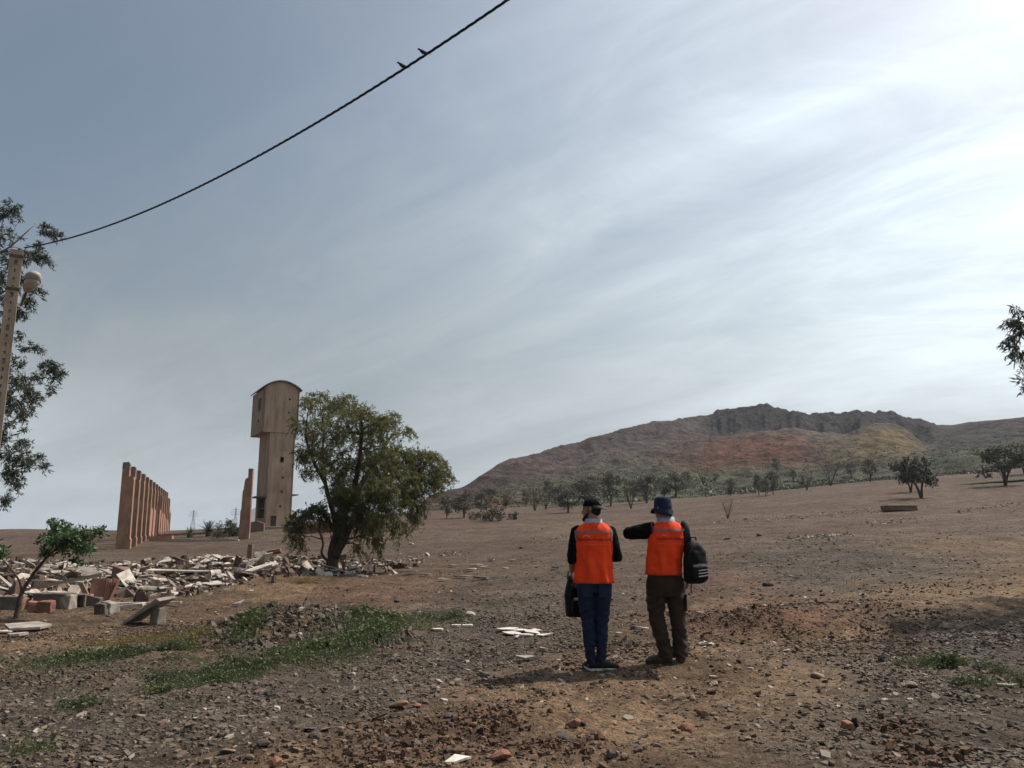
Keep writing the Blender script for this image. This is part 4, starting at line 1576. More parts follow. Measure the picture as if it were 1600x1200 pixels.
# ------------------------------------------------------------------ lamp post, cable and birds
m_pole = pmat('pole_concrete', (.33, .265, .20), (.20, .16, .125), scale=5, rough=.9, bump=.4, bscale=30, stretch=(1, 1, .3))
m_lamp = pmat('lamp_housing', (.36, .35, .33), (.26, .25, .24), scale=6, rough=.5)
m_bowl = pmat('lamp_bowl', (.42, .41, .38), (.34, .33, .31), scale=8, rough=.25, spec=.5)
m_iron = pmat('rusty_iron', (.12, .075, .055), (.06, .045, .04), scale=8, rough=.8)
PD = 14.0
ptop = at(27, 392, PD)
PX, PY = ptop.x, ptop.y
pz = float(H(PX, PY)) - .1
PH = ptop.z - pz
pole = empty('lamp_post', (PX, PY, pz), math.radians(30))


def pole_parts(root, h):
    mb = MB()
    hl = []
    z = h - .25
    k = 0
    while z > 1.2:
        hl.append((.085, .115, z - .03, z + .03) if k % 4 else (.075, .125, z - .05, z + .05))
        z -= .155
        k += 1
    for q in hl:
        pass
    holed(mb, (-.10, -.075, 0), (1, 0, 0), (0, 0, 1), (0, -1, 0), .2, h, .03, hl)
    mb.build('pole_face', m_pole, root)
    MB().box((0, .021, h / 2), (.2, .126, h), taper=.97).build('pole_shaft', m_pole, root, bevel=.012)
    for zc in (h - .12, h - .75):
        MB().box((0, 0, zc), (.22, .18, .05)).build('clamp', m_iron, root)
    MB().tube([(.1, -.02, h - .12), (.2, -.05, h - .1), (.2, -.05, h - .02)], .014, 6).build('hook', m_iron, root)


pole_parts(pole, PH)
Ri = Matrix.Rotation(-math.radians(30), 3, 'Z')


def pl(v):
    return Ri @ (Vector(v) - Vector((PX, PY, pz)))


a0, a1, a2 = pl(at(36, 470, 13.93)), pl(at(42, 455, 13.85)), pl(at(54, 428, 13.35))
MB().tube([a0 + Vector((-.02, .02, -.1)), a0, a1, a1.lerp(a2, .35)], .022, 8).build('bracket_arm', m_iron, pole)
ax = (a2 - a1).normalized()
hs = MB()
dn = Vector((0, 0, -1))
hs.tube([a1 + ax * .02, a1 + ax * .12, a1 + ax * .25, a1 + ax * .42, a1 + ax * .56, a1 + ax * .66, a1 + ax * .70],
        [(.045, .055), (.07, .085), (.085, .105), (.10, .13), (.10, .135), (.07, .10), (.02, .04)], 16)
lamp = hs.build('lamp_housing', m_lamp, pole, smooth=True)
bc = a1 + ax * .47
bc = bc + Vector((0, 0, -.05))
rotb = ax.to_track_quat('X', 'Z').to_matrix()
MB().ball(bc, (.17, .125, .10), 16, 10, rotb).build('bowl', m_bowl, lamp, smooth=True)
ring = MB()
ring.tube([bc + rotb @ Vector((.176 * math.cos(w), .131 * math.sin(w), .0)) for w in np.linspace(0, 2 * math.pi, 25)], .008, 6).build('rim', m_iron, lamp, smooth=True)
tag(pole, 'pale concrete lamp post with drilled face and round street lamp', 'lamp post')

# twisted overhead cable from this post over the viewpoint to the next post
C0 = at(38, 387, 13.93)
EX, EY = 15.0, -6.0
dirxy = Vector((EX - C0.x, EY - C0.y))
Lxy = dirxy.length


def on_line(px):
    # parameter where the plan line crosses the vertical plane of that pixel column (approx. the sight line)
    return None


samp = []
for (px, py) in ((180, 351), (300, 299), (450, 215), (560, 150), (640, 99), (800, 0)):
    dx, dy, dz = ray(px, py)
    # solve C0 + s*dir = t*(dx,dy)
    A = np.array([[dirxy.x, -dx], [dirxy.y, -dy]])
    s, tt = np.linalg.solve(A, -np.array([C0.x, C0.y]))
    samp.append((s, CAMZ + dz * tt - C0.z))
ss_, zz_ = np.array([q[0] for q in samp]), np.array([q[1] for q in samp])
co, *_r2 = np.linalg.lstsq(np.stack([ss_, ss_ ** 2], 1), zz_, rcond=None)


def cable_pt(s):
    return Vector((C0.x + dirxy.x * s, C0.y + dirxy.y * s, C0.z + co[0] * s + co[1] * s * s))


m_cable = pmat('black_cable', (.018, .018, .02), (.012, .012, .013), scale=4, rough=.55)
cab = empty('overhead_cable', C0)
for k in range(3):
    pts = []
    n = 560
    for i in range(n + 1):
        s = i / n
        p = cable_pt(s)
        w = s * Lxy * 2 * math.pi / .34 + k * 2.094
        tdir = Vector((dirxy.x, dirxy.y, 0)).normalized()
        sd = Vector((-tdir.y, tdir.x, 0))
        pts.append(p + (sd * math.cos(w) + Vector((0, 0, 1)) * math.sin(w)) * .0076)
    MB().tube(pts, .0076, 5).build('strand', m_cable, cab, tuple(C0), smooth=True)
tag(cab, 'twisted black overhead cable crossing the sky from the lamp post', 'cable')
pe = cable_pt(1.0)
po = empty('utility_post', (pe.x + .05, pe.y, float(H(pe.x, pe.y)) - .1), .7)
pole_parts(po, pe.z - po.location.z + .08)
tag(po, 'second drilled concrete post carrying the far end of the overhead cable', 'post')
print('cable end height', pe.z, 'pole', PH)

m_bird = pmat('bird_dark', (.030, .032, .045), (.018, .02, .028), scale=20, rough=.6)
m_bird2 = pmat('bird_belly', (.30, .26, .22), (.22, .19, .16), scale=20, rough=.8)


def bird(px, label, flip=0.0):
    ss = np.linspace(0, 1, 4000)
    P = np.array([cable_pt(s) for s in ss])
    qx, _q2 = project(P[:, 0], P[:, 1], P[:, 2])
    ok = P[:, 1] > 3
    i = int(np.argmin(np.where(ok, np.abs(qx - px), 1e9)))
    p = Vector(P[i])
    root = empty('bird', p + Vector((0, 0, .021)), flip)
    MB().tube([(-.052, 0, .058), (-.045, 0, .062), (-.03, 0, .052), (-.01, 0, .036), (.015, 0, .026), (.035, 0, .022), (.05, 0, .02)],
              [.003, .013, .021, .024, .020, .012, .004], 10).build('body', m_bird, root, smooth=True)
    MB().ball((-.056, 0, .072), (.017, .0145, .0145), 10, 8).build('head', m_bird, root, smooth=True)
    MB().tube([(-.070, 0, .072), (-.084, 0, .069)], [.004, .0008], 5).build('beak', m_bird, root)
    MB().ball((-.028, 0, .044), (.02, .0165, .014), 8, 6).build('belly', m_bird2, root, smooth=True)
    for s in (-1, 1):
        MB().add([(-.04, s * .016, .062), (-.02, s * .025, .045), (.03, s * .018, .026), (.085, s * .006, .012), (.02, s * .010, .046)],
                 [(0, 1, 4), (1, 2, 4), (2, 3, 4)]).build('wing', m_bird, root)
        MB().add([(.04, 0, .022), (.045, s * .008, .020), (.105, s * .014, .004), (.075, s * .002, .014)], [(0, 1, 2, 3)]).build('tail_feather', m_bird, root)
        MB().tube([(-.012, s * .008, .02), (-.014, s * .008, .001)], .002, 4).build('leg', m_bird, root)
    root.scale = (.8, .8, .8)
    root.location.z -= .003
    tag(root, label, 'bird', 'birds on the cable')


bird(629, 'small dark bird perched lower down on the overhead cable', .1)
bird(662, 'small dark bird perched higher up on the overhead cable', .05)

# ------------------------------------------------------------------ rubble
m_sheet = pmat('cement_sheet', (.41, .365, .315), (.19, .165, .145), scale=3, rough=.85, bump=.25, bscale=20, rnd='object', ramt=.42)
m_sheetw = pmat('white_tile', (.60, .56, .51), (.42, .385, .345), scale=5, rough=.7, rnd='object', ramt=.12)
m_wood = pmat('weathered_wood', (.26, .20, .15), (.15, .11, .085), scale=4, rough=.9, bump=.3, stretch=(.3, 3, 3), rnd='object', ramt=.25)


def sheet_mesh(seed, curved=False, n=5, thick=.03):
    r = random.Random(seed)
    if curved:
        mb = MB()
        k = 7
        W_, L_ = .34, r.uniform(.7, 1.1)
        poly = []
        for i in range(k):
            a = math.pi * (.08 + .84 * i / (k - 1))
            poly.append((-.5 * W_ * math.cos(a), .16 * math.sin(a)))
        inner = [(x * .9, z - .02) for x, z in reversed(poly)]
        mb.prism(poly + inner, (0, -L_ / 2, 0), (1, 0, 0), (0, 0, 1), (0, 1, 0), L_)
        return mb.mesh('broken_sheet')
    ang = sorted(2 * math.pi * (i + r.uniform(-.3, .3)) / n for i in range(n))
    pts = [(.5 * r.uniform(.6, 1.1) * math.cos(a), .5 * r.uniform(.45, .9) * math.sin(a)) for a in ang]
    cx, cy = sum(p[0] for p in pts) / n, sum(p[1] for p in pts) / n
    bendk = r.uniform(-.12, .12)
    mb = MB()
    up = [(x - cx, y - cy, bendk * (x * x) + thick / 2) for x, y in pts]
    dn = [(x - cx, y - cy, bendk * (x * x) - thick / 2) for x, y in pts]
    mb.add(up + dn, [tuple(range(n)), tuple(range(2 * n - 1, n - 1, -1))] + [(i, n + i, n + (i + 1) % n, (i + 1) % n) for i in range(n)])
    return mb.mesh('broken_sheet')


SHEETS = [sheet_mesh(i, False, 4 + i % 3, .016 + .008 * (i % 3)) for i in range(14)]
CURVED = [sheet_mesh(50 + i, True) for i in range(3)]
for me in SHEETS + CURVED:
    me.materials.append(m_sheet)


def along(pl_, u):
    k = u * (len(pl_) - 1)
    i = min(int(k), len(pl_) - 2)
    f_ = k - i
    return pl_[i][0] * (1 - f_) + pl_[i + 1][0] * f_, pl_[i][1] * (1 - f_) + pl_[i + 1][1] * f_


BANDS = [
    ([(-30, 886), (60, 890), (150, 888), (250, 886), (330, 880), (400, 878)], 9, 92, (.45, 1.15), 'pale broken roofing sheet lying in the upper strip of rubble'),
    ([(400, 884), (450, 882), (500, 884), (530, 884)], 12, 40, (.4, 1.0), 'bluish broken sheet lying in the rubble shaded by the leafy tree'),
    ([(-30, 912), (60, 908), (130, 904), (200, 902), (240, 908), (330, 902), (420, 894)], 7, 62, (.4, 1.1), 'pale broken roofing sheet lying in the middle strip of rubble'),
    ([(-30, 934), (60, 930), (130, 924), (200, 922), (270, 922), (330, 914)], 8, 58, (.35, .95), 'pale broken roofing sheet lying in the lower strip of rubble'),
    ([(535, 882), (600, 886), (640, 880), (650, 878)], 6, 11, (.25, .65), 'pale broken slab fragment lying just beyond the leafy tree trunk'),
]
RP = []
for bi, (poly, hw, n, sz, lab) in enumerate(BANDS):
    for i in range(n):
        px, py = along(poly, random.random())
        py += random.uniform(-hw, hw)
        px += random.uniform(-12, 12)
        p = G(px, py)
        RP.append((p.x, p.y))
        curved = random.random() < .10 and bi < 4
        me = random.choice(CURVED if curved else SHEETS)
        o = link('broken_sheet', me)
        s = random.uniform(*sz) * (.75 if curved else 1)
        steep = random.random() < .09
        tl = random.gauss(0, .16) if not steep else random.uniform(-.9, .9)
        o.rotation_euler = (random.gauss(0, .13) if not steep else random.uniform(-.7, .9), tl, random.uniform(0, 6.28))
        o.scale = (s, s * random.uniform(.35, .9), .9 if not curved else s)
        lift = abs(random.gauss(0, .045)) + s * .5 * abs(math.sin(tl)) * .7 + .03
        o.location = p + Vector((0, 0, lift))
        tag(o, lab, 'sheet', 'broken sheets in the rubble')
# small debris under and between the sheets
rx_, ry_ = [], []
for (x, y) in RP:
    for _ in range(22):
        rx_.append(x + random.gauss(0, .55))
        ry_.append(y + random.gauss(0, .8))
rx_, ry_ = np.array(rx_), np.array(ry_)
k1 = rng.random(len(rx_)) < .36
chips('rubble', 'small pale fragments filling the strips of rubble', 0, 0, 0, (.07, .55), pmat('pale_rubble', (.42, .37, .32), (.24, .20, .17), scale=4, rough=.9, rnd='island', ramt=.5), None,
      pos=(rx_[k1], ry_[k1]), tilt=.4)
chips('brick_rubble', 'small dark brick and earth fragments between the broken sheets', 0, 0, 0, (.065, .55), pmat('dark_rubble', (.13, .085, .065), (.07, .05, .042), scale=4, rough=.95, rnd='island', ramt=.5), None,
      pos=(rx_[~k1], ry_[~k1]), tilt=.4, thick=(.4, .9))


def put(name, me_or_mb, mat, px, py, rot, label, cat, lift=0.0, group=None, bevel=0.0):
    p = G(px, py)
    if isinstance(me_or_mb, MB):
        o = me_or_mb.build(name, mat, rough=bevel * 1.5)
    else:
        o = link(name, me_or_mb)
    o.location = p + Vector((0, 0, lift))
    o.rotation_euler = rot
    tag(o, label, cat, group)
    return o


def block(w=.44, h=.2, d=.2, cells=2):
    mb = MB()
    c = []
    cw = (w - .03 * (cells + 1)) / cells
    for i in range(cells):
        c.append((.03 + i * (cw + .03), .03 + i * (cw + .03) + cw, .03, h - .03))
    holed(mb, (-w / 2, -d / 2, 0), (1, 0, 0), (0, 0, 1), (0, -1, 0), w, h, d - .03, c)
    mb.box((0, d / 2 - .0145, h / 2), (w, .029, h))
    mb.add([(-w / 2, -d / 2, 0), (w / 2, -d / 2, 0), (w / 2, d / 2, 0), (-w / 2, d / 2, 0)], [(3, 2, 1, 0)])
    return mb


put('concrete_block', MB().box((0, 0, .12), (.42, .24, .28), jit=.015), m_conc_dark, 17, 952, (0, 0, .2), 'dark concrete block behind the sapling foot', 'block', -.03, bevel=.01)
put('brick', MB().box((0, 0, .1), (.24, .2, .22), jit=.015), m_brick, 30, 952, (0, 0, -.2), 'red brick between the sapling and a round pale stone', 'brick', -.02, bevel=.01)
put('brick', MB().box((0, 0, .1), (.22, .2, .2), jit=.02), m_brick, 54, 956, (0, .1, .35), 'red brick tilted against the corner of another brick', 'brick', -.02, bevel=.01)
put('brick', MB().box((0, 0, .11), (.24, .22, .21), jit=.01), m_brick, 71, 957, (0, 0, .1), 'clean cornered red brick in front of the long dark block', 'brick', -.02, bevel=.01)
put('concrete_block', MB().box((0, 0, .14), (.62, .3, .31), jit=.02), m_conc_dark, 84, 950, (0, 0, .05), 'long dark concrete block with a pale top edge', 'block', -.03, bevel=.012)
put('concrete_block', MB().box((0, 0, .13), (.20, .26, .30), jit=.025), m_concrete, 106, 951, (0, 0, -.1), 'pale grey concrete block beside the long dark block', 'block', -.03, bevel=.012)
put('concrete_block', block(.40, .26, .24, 1), m_conc_dark, 119, 948, (0, 0, .08), 'dark hollow concrete block with an open end', 'block', -.03)
put('concrete_block', MB().box((0, 0, .11), (.18, .24, .24), jit=.03), m_concrete, 131, 946, (0, .05, 0), 'small pale block left of the red ribbed panel', 'block', -.03, bevel=.015)
put('concrete_block', MB().box((0, 0, .10), (.34, .26, .22), jit=.03), m_conc_dark, 142, 947, (0, .15, .3), 'dark block under the red ribbed panel', 'block', -.03, bevel=.015)
put('concrete_block', MB().box((0, 0, .10), (.22, .22, .21), jit=.03), m_conc_dark, 161, 959, (0, .04, -.15), 'dark block with pale side in front of the red panel', 'block', -.02, bevel=.012)
put('concrete_block', MB().box((0, 0, .10), (.15, .22, .22), jit=.03), m_sheet, 172, 958, (0, -.06, -.15), 'cream block end leaning on the dark block', 'block', -.02, bevel=.012)
# red ribbed hollow clay panel
_p = G(156, 944)
_o = empty('clay_panel', _p, .15)
MB().box((-.03, .02, .26), (.34, .05, .46), Matrix.Rotation(-.35, 3, 'X'), jit=.015).build('web', m_brick, _o, rough=.012)
for k in range(5):
    MB().box((.10 + .035 * k, -.01 + .02 * (k % 2), .26), (.020, .11, .44 - .03 * (k % 3)), Matrix.Rotation(-.3, 3, 'X') @ Matrix.Rotation(.06 * k, 3, 'Y'), jit=.008).build('rib', m_brick, _o)
MB().box((-.26, -.04, .2), (.10, .07, .46), Matrix.Rotation(-.5, 3, 'Y'), jit=.02).build('broken_edge', m_pillar, _o)
tag(_o, 'broken red clay panel with upright ribs on the block row', 'clay panel')
put('plank', MB().box((0, 0, .04), (.78, .14, .06), jit=.01), m_sheet, 190, 953, (0, -.10, .12), 'pale plank lying beside the cream block end', 'plank', .02, bevel=.008)
put('plank', MB().box((0, 0, .04), (1.5, .12, .04), jit=.01), m_sheet, 222, 946, (0, -.02, .02), 'long thin pale plank lying on bare earth behind the leaning slab', 'plank', .0)
_p = G(226, 976)
_o = empty('leaning_slab', _p, -.1)
MB().box((0, .1, .20), (.62, .5, .055), Matrix.Rotation(-.56, 3, 'Y'), jit=.02).build('slab', m_concrete, _o, rough=.012)
MB().box((.17, .05, .11), (.14, .2, .26), jit=.02).build('support_stone', m_conc_dark, _o, rough=.018)
tag(_o, 'grey slab leaning on a stone near the green grass', 'slab')
put('broken_sheet', SHEETS[2], None, 43, 984, (.05, .03, .3), 'large cream sheet lying flat before the sapling', 'sheet', .06).scale = (.72, .8, 1)
put('broken_sheet', SHEETS[5], None, 28, 994, (-.04, .05, 2.0), 'smaller cream sheet in front of the large cream sheet', 'sheet', .03).scale = (.4, .4, 1)
put('broken_sheet', SHEETS[3], None, 8, 990, (.03, .05, 1.1), 'narrow pale sheet at the left picture edge', 'sheet', .03).scale = (.5, .25, 1)
put('broken_sheet', SHEETS[7], None, 408, 880, (1.15, .1, .3), 'upright triangular white sheet sticking out of the rubble', 'sheet', .30).scale = (.75, .9, 1)
put('post_stump', MB().box((0, 0, .30), (.20, .2, .75), jit=.03), m_pilcap, 389, 876, (.03, .05, .3), 'dark broken post stump standing in the rubble', 'stump', -.02, bevel=.02)
put('plank', MB().box((0, 0, .05), (2.0, .25, .05), jit=.02), m_sheet, 285, 905, (0, .015, -.1), 'long pale board lying in the middle of the rubble', 'plank', .17)
put('plank', MB().box((0, 0, .05), (1.6, .09, .06), jit=.01), m_wood, 96, 930, (.05, -.2, .25), 'grey wooden beam sloping across the lower rubble', 'plank', .22)
put('plank', MB().box((0, 0, .05), (1.3, .12, .05), jit=.01), m_sheet, 90, 922, (0, .03, .05), 'straight pale batten behind the grey wooden beam', 'plank', .14)
put('concrete_block', MB().box((0, 0, .15), (.36, .3, .36), jit=.05), m_pilcap, 186, 908, (.1, .1, .3), 'rounded pinkish block upright in the rubble', 'block', .05, bevel=.03)
put('brick', MB().box((0, 0, .12), (.85, .3, .2), jit=.05), m_brick, 425, 868, (0, -.15, .2), 'reddish beam end behind the upright white sheet', 'brick', .05, bevel=.02)
for k, (px, py, s, rz, st) in enumerate([(692, 908, .50, .1, .35), (722, 904, .75, .2, .55), (752, 906, .55, -.2, .4), (735, 893, .6, .9, .5), (757, 889, .8, .1, .35), (745, 885, .7, .5, .4), (708, 886, .55, .1, .3),
                                         (665, 900, .5, .3, .3), (565, 903, .45, 1.0, .5), (790, 891, .35, .1, .3), (640, 897, .6, .0, .25), (868, 890, .35, 0, .3), (800, 877, .45, .2, .25), (768, 877, .35, .6, .3)]):
    o = put('stone_slab', SHEETS[k % 14], None, px, py, (random.gauss(0, .05), random.gauss(0, .05), rz), 'flat pale slab fragment lying on the dark slope right of the tree', 'slab', .06, 'slab fragments on the slope')
    o.scale = (s, st, 1.6)
    o.active_material = m_sheet
# white tiles
TL = [(793, 985, .30, .1), (812, 988, .28, .5), (832, 991, .30, -.1), (848, 995, .27, .0), (800, 993, .25, .3), (820, 996, .30, .1), (840, 986, .22, .8), (805, 999, .12, .6)]
TM = [sheet_mesh(80 + i, False, 5, .014) for i in range(4)]
for me in TM:
    me.materials.append(m_sheetw)
for k, (px, py, s, rz) in enumerate(TL):
    o = put('white_tile', TM[k % 4], None, px, py, (random.gauss(0, .06), random.gauss(0, .06), rz), 'broken white tile in the small patch left of the man in jeans', 'tile', .022 + .008 * (k % 3), 'white tile patch')
    o.scale = (s * 1.15, s * .95, 1)
put('white_tile', MB().box((0, 0, .012), (.30, .10, .03), jit=.006), m_sheetw, 722, 980, (0, .02, -.03), 'narrow white strip lying beside the grass tip', 'tile', .01)
put('white_tile', TM[1], None, 684, 986, (.03, .03, .4), 'single white fragment at the edge of the grass', 'tile', .025).scale = (.22, .2, 1.4)
put('white_tile', TM[2], None, 716, 1192, (.15, -.1, .75), 'pointed white shard in the dug soil at the bottom', 'tile', .03).scale = (.24, .12, 1)
put('stone_slab', SHEETS[4], None, 820, 1033, (.04, .05, .1), 'grey flat slab left of the man in jeans', 'slab', .035).scale = (.30, .22, 1)
put('stone_slab', SHEETS[8], None, 848, 1018, (.10, .12, .5), 'small pale slab behind the grey flat slab', 'slab', .03).scale = (.14, .12, 1)
put('stone_slab', SHEETS[9], None, 1006, 985, (.04, .03, .1), 'tan flat slab seen between the two men', 'slab', .03).scale = (.26, .18, 1)
put('stone_slab', SHEETS[11], None, 966, 994, (.04, .05, .8), 'small pale slab right of the blue jeans', 'slab', .03).scale = (.15, .12, 1)
put('stone_slab', SHEETS[1], None, 1572, 1074, (.02, .02, .1), 'grey thin slab near the dark grass tuft', 'slab', .02).scale = (.26, .14, .7)
put('stone_slab', SHEETS[6], None, 372, 948, (.1, -.35, .6), 'pale slab tilted by the edge of the slate heap', 'slab', .07).scale = (.34, .2, 1)
put('stone_slab', SHEETS[12], None, 322, 920, (.05, .06, .3), 'pale slab fragment alone on the earth below the rubble', 'slab', .04).scale = (.42, .3, 1)


# ------------------------------------------------------------------ stones
def stone_mesh(seed, flat=.6, cuts=7):
    r = random.Random(seed)
    bm = bmesh.new()
    bmesh.ops.create_icosphere(bm, subdivisions=2, radius=.5)
    for v in bm.verts:
        v.co *= 1 + .12 * mnoise.noise(v.co * 2.3 + Vector((seed, 0, 0)))
    for _ in range(cuts):
        n = Vector((r.gauss(0, 1), r.gauss(0, 1), r.gauss(0, .8))).normalized()
        d = r.uniform(.24, .38)
        for v in bm.verts:
            k = v.co.dot(n) - d
            if k > 0:
                v.co -= n * k
    for v in bm.verts:
        v.co.z *= flat
    me = bpy.data.meshes.new('stone')
    bm.to_mesh(me)
    bm.free()
    return me


m_st = {'tan': pmat('tan_stone', (.27, .20, .145), (.17, .12, .085), scale=6, rough=.9, bump=.5, bscale=22, rnd='object', ramt=.2),
        'red': pmat('red_stone', (.28, .13, .085), (.17, .085, .06), scale=6, rough=.9, bump=.5, bscale=22, rnd='object', ramt=.2),
        'dark': pmat('dark_stone', (.105, .085, .075), (.06, .05, .046), scale=6, rough=.9, bump=.5, bscale=22, rnd='object', ramt=.25),
        'white': pmat('white_stone', (.42, .385, .33), (.3, .27, .23), scale=6, rough=.9, bump=.3, bscale=22),
        'orange': pmat('orange_brick', (.27, .155, .085), (.18, .10, .06), scale=6, rough=.9, bump=.4, bscale=22)}
STM = [stone_mesh(i + 1, .45 + .08 * (i % 5), 6 + i % 4) for i in range(9)]
STONES = [  # px, py, size px, colour, label
    (1062, 1094, 27, 'tan', 'tan angular stone left of a pair below the man in brown'), (1083, 1094, 18, 'tan', 'smaller tan stone touching the angular one'),
    (1112, 1084, 30, 'tan', 'flat tan stone on bare earth below the man in brown'), (1117, 1070, 20, 'tan', 'blocky tan stone just behind the flat tan stone'),
    (1072, 1140, 27, 'red', 'reddish pointed stone on the earth track'), (1055, 1142, 13, 'tan', 'small pale stone beside the reddish pointed stone'), (1090, 1136, 10, 'tan', 'tiny pale stone right of the reddish pointed stone'),
    (895, 1134, 26, 'red', 'red brick lump below the man in jeans'), (911, 1132, 13, 'dark', 'dark clod right of the red brick lump'),
    (1276, 1058, 21, 'tan', 'pyramid shaped brown stone on the right track'), (1425, 1074, 25, 'tan', 'brown stone just below the dark grass tuft'),
    (1392, 1162, 20, 'orange', 'round orange stone among dark slate at the lower right'), (623, 1106, 34, 'orange', 'flat orange brick half buried in the dug soil'),
    (652, 1104, 17, 'red', 'red brick bit right of the flat orange brick'), (785, 1186, 36, 'red', 'red brick near the bottom edge beside the white shard'), (430, 1196, 30, 'red', 'red brick at the bottom edge of the picture'),
    (433, 1108, 13, 'white', 'white round stone on the slate at lower left'), (468, 955, 16, 'white', 'pale stone sitting on top of the slate heap'), (467, 995, 18, 'white', 'cream stone at the front of the slate heap'),
    (552, 1055, 11, 'white', 'small white stone on gravel right of the grass'), (955, 1182, 24, 'dark', 'dark pointed stone at the bottom centre'), (975, 1186, 20, 'tan', 'tan stone beside the dark pointed stone'),
    (996, 1174, 22, 'dark', 'grey flat stone right of the dark pointed stone'), (532, 1142, 16, 'tan', 'upright tan stone by the dug soil'), (508, 1142, 20, 'tan', 'flat tan stone left of the upright tan stone'),
    (484, 1142, 24, 'dark', 'grey angular stone left of the flat tan stone'), (410, 1166, 26, 'dark', 'grey slate slab at lower left'), (492, 1162, 12, 'tan', 'small squarish pale stone by the grey angular stone'),
    (620, 941, 12, 'dark', 'small brown stone above the tall grass'), (735, 963, 20, 'white', 'white lump at the right tip of the grass'), (1200, 916, 16, 'dark', 'dark stone on the gravel right of the backpack'),
    (1186, 838, 11, 'dark', 'dark brick lying on the slope behind the backpack'), (1137, 843, 12, 'dark', 'dark flat stone left of the dark brick'), (1264, 855, 8, 'dark', 'small dark stone on the grey gravel slope'),
    (815, 857, 8, 'dark', 'small dark stone on the slope left of the man in cap'), (668, 868, 10, 'white', 'white stone standing on the slope right of the tree'), (643, 851, 9, 'white', 'small pale stone behind the white standing stone'),
    (1156, 1035, 14, 'dark', 'dark brown clod right of the brown trousers'), (1098, 1118, 22, 'red', 'reddish slab stone above the reddish pointed stone'), (1115, 1118, 14, 'tan', 'pale stone right of the reddish slab stone'),
    (990, 983, 14, 'dark', 'dark stone beside the tan slab between the men'), (755, 1058, 22, 'dark', 'dark slate lump at the shadow edge'), (800, 1062, 14, 'tan', 'pale stone at the end of the man\'s shadow'),
    (1540, 1160, 16, 'dark', 'dark stone at the lower right in the tree shade'), (340, 1125, 24, 'dark', 'flat dark slate below the grass clumps'), (705, 925, 7, 'white', 'tiny white stone on the dark slope'),
    (700, 1122, 20, 'dark', 'brown clod on the rim of the dug hollow'), (740, 1135, 18, 'red', 'reddish clod below the rim of the dug hollow'), (600, 1160, 22, 'dark', 'dark clod inside the dug hollow'),
]
for k, (px, py, s, c, lab) in enumerate(STONES):
    p = G(px, py)
    o = link('stone', STM[k % 9].copy())
    o.data.materials.append(m_st[c])
    m = s * p.y / F
    o.scale = (m * random.uniform(.95, 1.1), m * random.uniform(.7, 1.0), m * random.uniform(.75, 1.05))
    o.rotation_euler = (random.gauss(0, .15), random.gauss(0, .15), random.uniform(0, 6.28))
    o.location = p + Vector((0, 0, m * .14))
    if 'flat' in lab:
        o.scale.z *= .45
    tag(o, lab, 'stone' if 'brick' not in lab else 'brick')
# squared brick at lower right
put('brick', MB().box((0, 0, .05), (.075, .06, .06), jit=.012), m_st['red'], 1324, 1146, (.05, .1, .4), 'squared brown brick standing among slate at the lower right', 'brick', .01, bevel=.006)
# many more fist sized loose stones
for k in range(130):
    th = math.radians(random.uniform(-33, 33))
    r = math.sqrt(random.uniform(5.3 ** 2, 13 ** 2))
    x, y = r * math.sin(th), r * math.cos(th)
    if abs(x - 1.5) < .9 and 7.8 < y < 9.4:
        continue
    if not STM[k % 9].materials:
        STM[k % 9].materials.append(m_st['dark' if k % 3 else 'tan'])
    o = link('stone', STM[k % 9])
    m = random.uniform(.04, .10) * (1.5 if random.random() < .15 else 1)
    o.scale = (m, m * random.uniform(.6, 1), m * random.uniform(.5, .9))
    o.rotation_euler = (random.gauss(0, .2), random.gauss(0, .2), random.uniform(0, 6.28))
    o.location = onground(x, y) + Vector((0, 0, m * .1))
    tag(o, 'fist sized loose stone lying among the slate chips of the near ground', 'stone', 'loose stones on the near ground')


# lines of pale gravel on the far slope
gx, gy = [], []
for (pl_, n_) in (([(1230, 842), (1330, 836)], 260), ([(1120, 815), (1250, 808), (1385, 795)], 420), ([(1350, 818), (1440, 810)], 160), ([(1500, 800), (1600, 785)], 180), ([(850, 842), (960, 836)], 140), ([(620, 874), (720, 866)], 110)):
    for _ in range(n_):
        px, py = along(pl_, random.random())
        p = G(px + random.gauss(0, 6), py + random.gauss(0, 2.6))
        gx.append(p.x)
        gy.append(p.y)
chips('gravel_line', 'lines of paler loose stones across the far slope', 0, 0, 0, (.042, .5), m_pale, None, pos=(np.array(gx), np.array(gy)), nc=5, thick=(.4, .8))


# crumpled litter
def litter(px, py, s, label):
    p = G(px, py)
    n = 9
    V, Fs = [], []
    for i in range(n):
        for j in range(n):
            u, v = i / (n - 1) - .5, j / (n - 1) - .5
            q = Vector((u * 4, v * 4, px * .01))
            V.append((u * s * 1.2 + .12 * s * mnoise.noise(q), v * s * .8 + .12 * s * mnoise.noise(q + Vector((5, 0, 0))), .30 * s * abs(mnoise.noise(q * 1.2 + Vector((0, 9, 0)))) + .55 * s * max(0, .3 - abs(u + .1)) * (1.2 - v)))
    Fs = [(i * n + j, (i + 1) * n + j, (i + 1) * n + j + 1, i * n + j + 1) for i in range(n - 1) for j in range(n - 1)]
    me = bpy.data.meshes.new('paper_litter')
    me.from_pydata(V, [], Fs)
    o = link('paper_litter', me, m_sheetw)
    o.location = p + Vector((0, 0, .01))
    tag(o, label, 'litter')


litter(1104, 1008, .15, 'crumpled white paper on the ground right of the brown trousers')
litter(1348, 930, .10, 'small white scrap on the gravel slope at right')


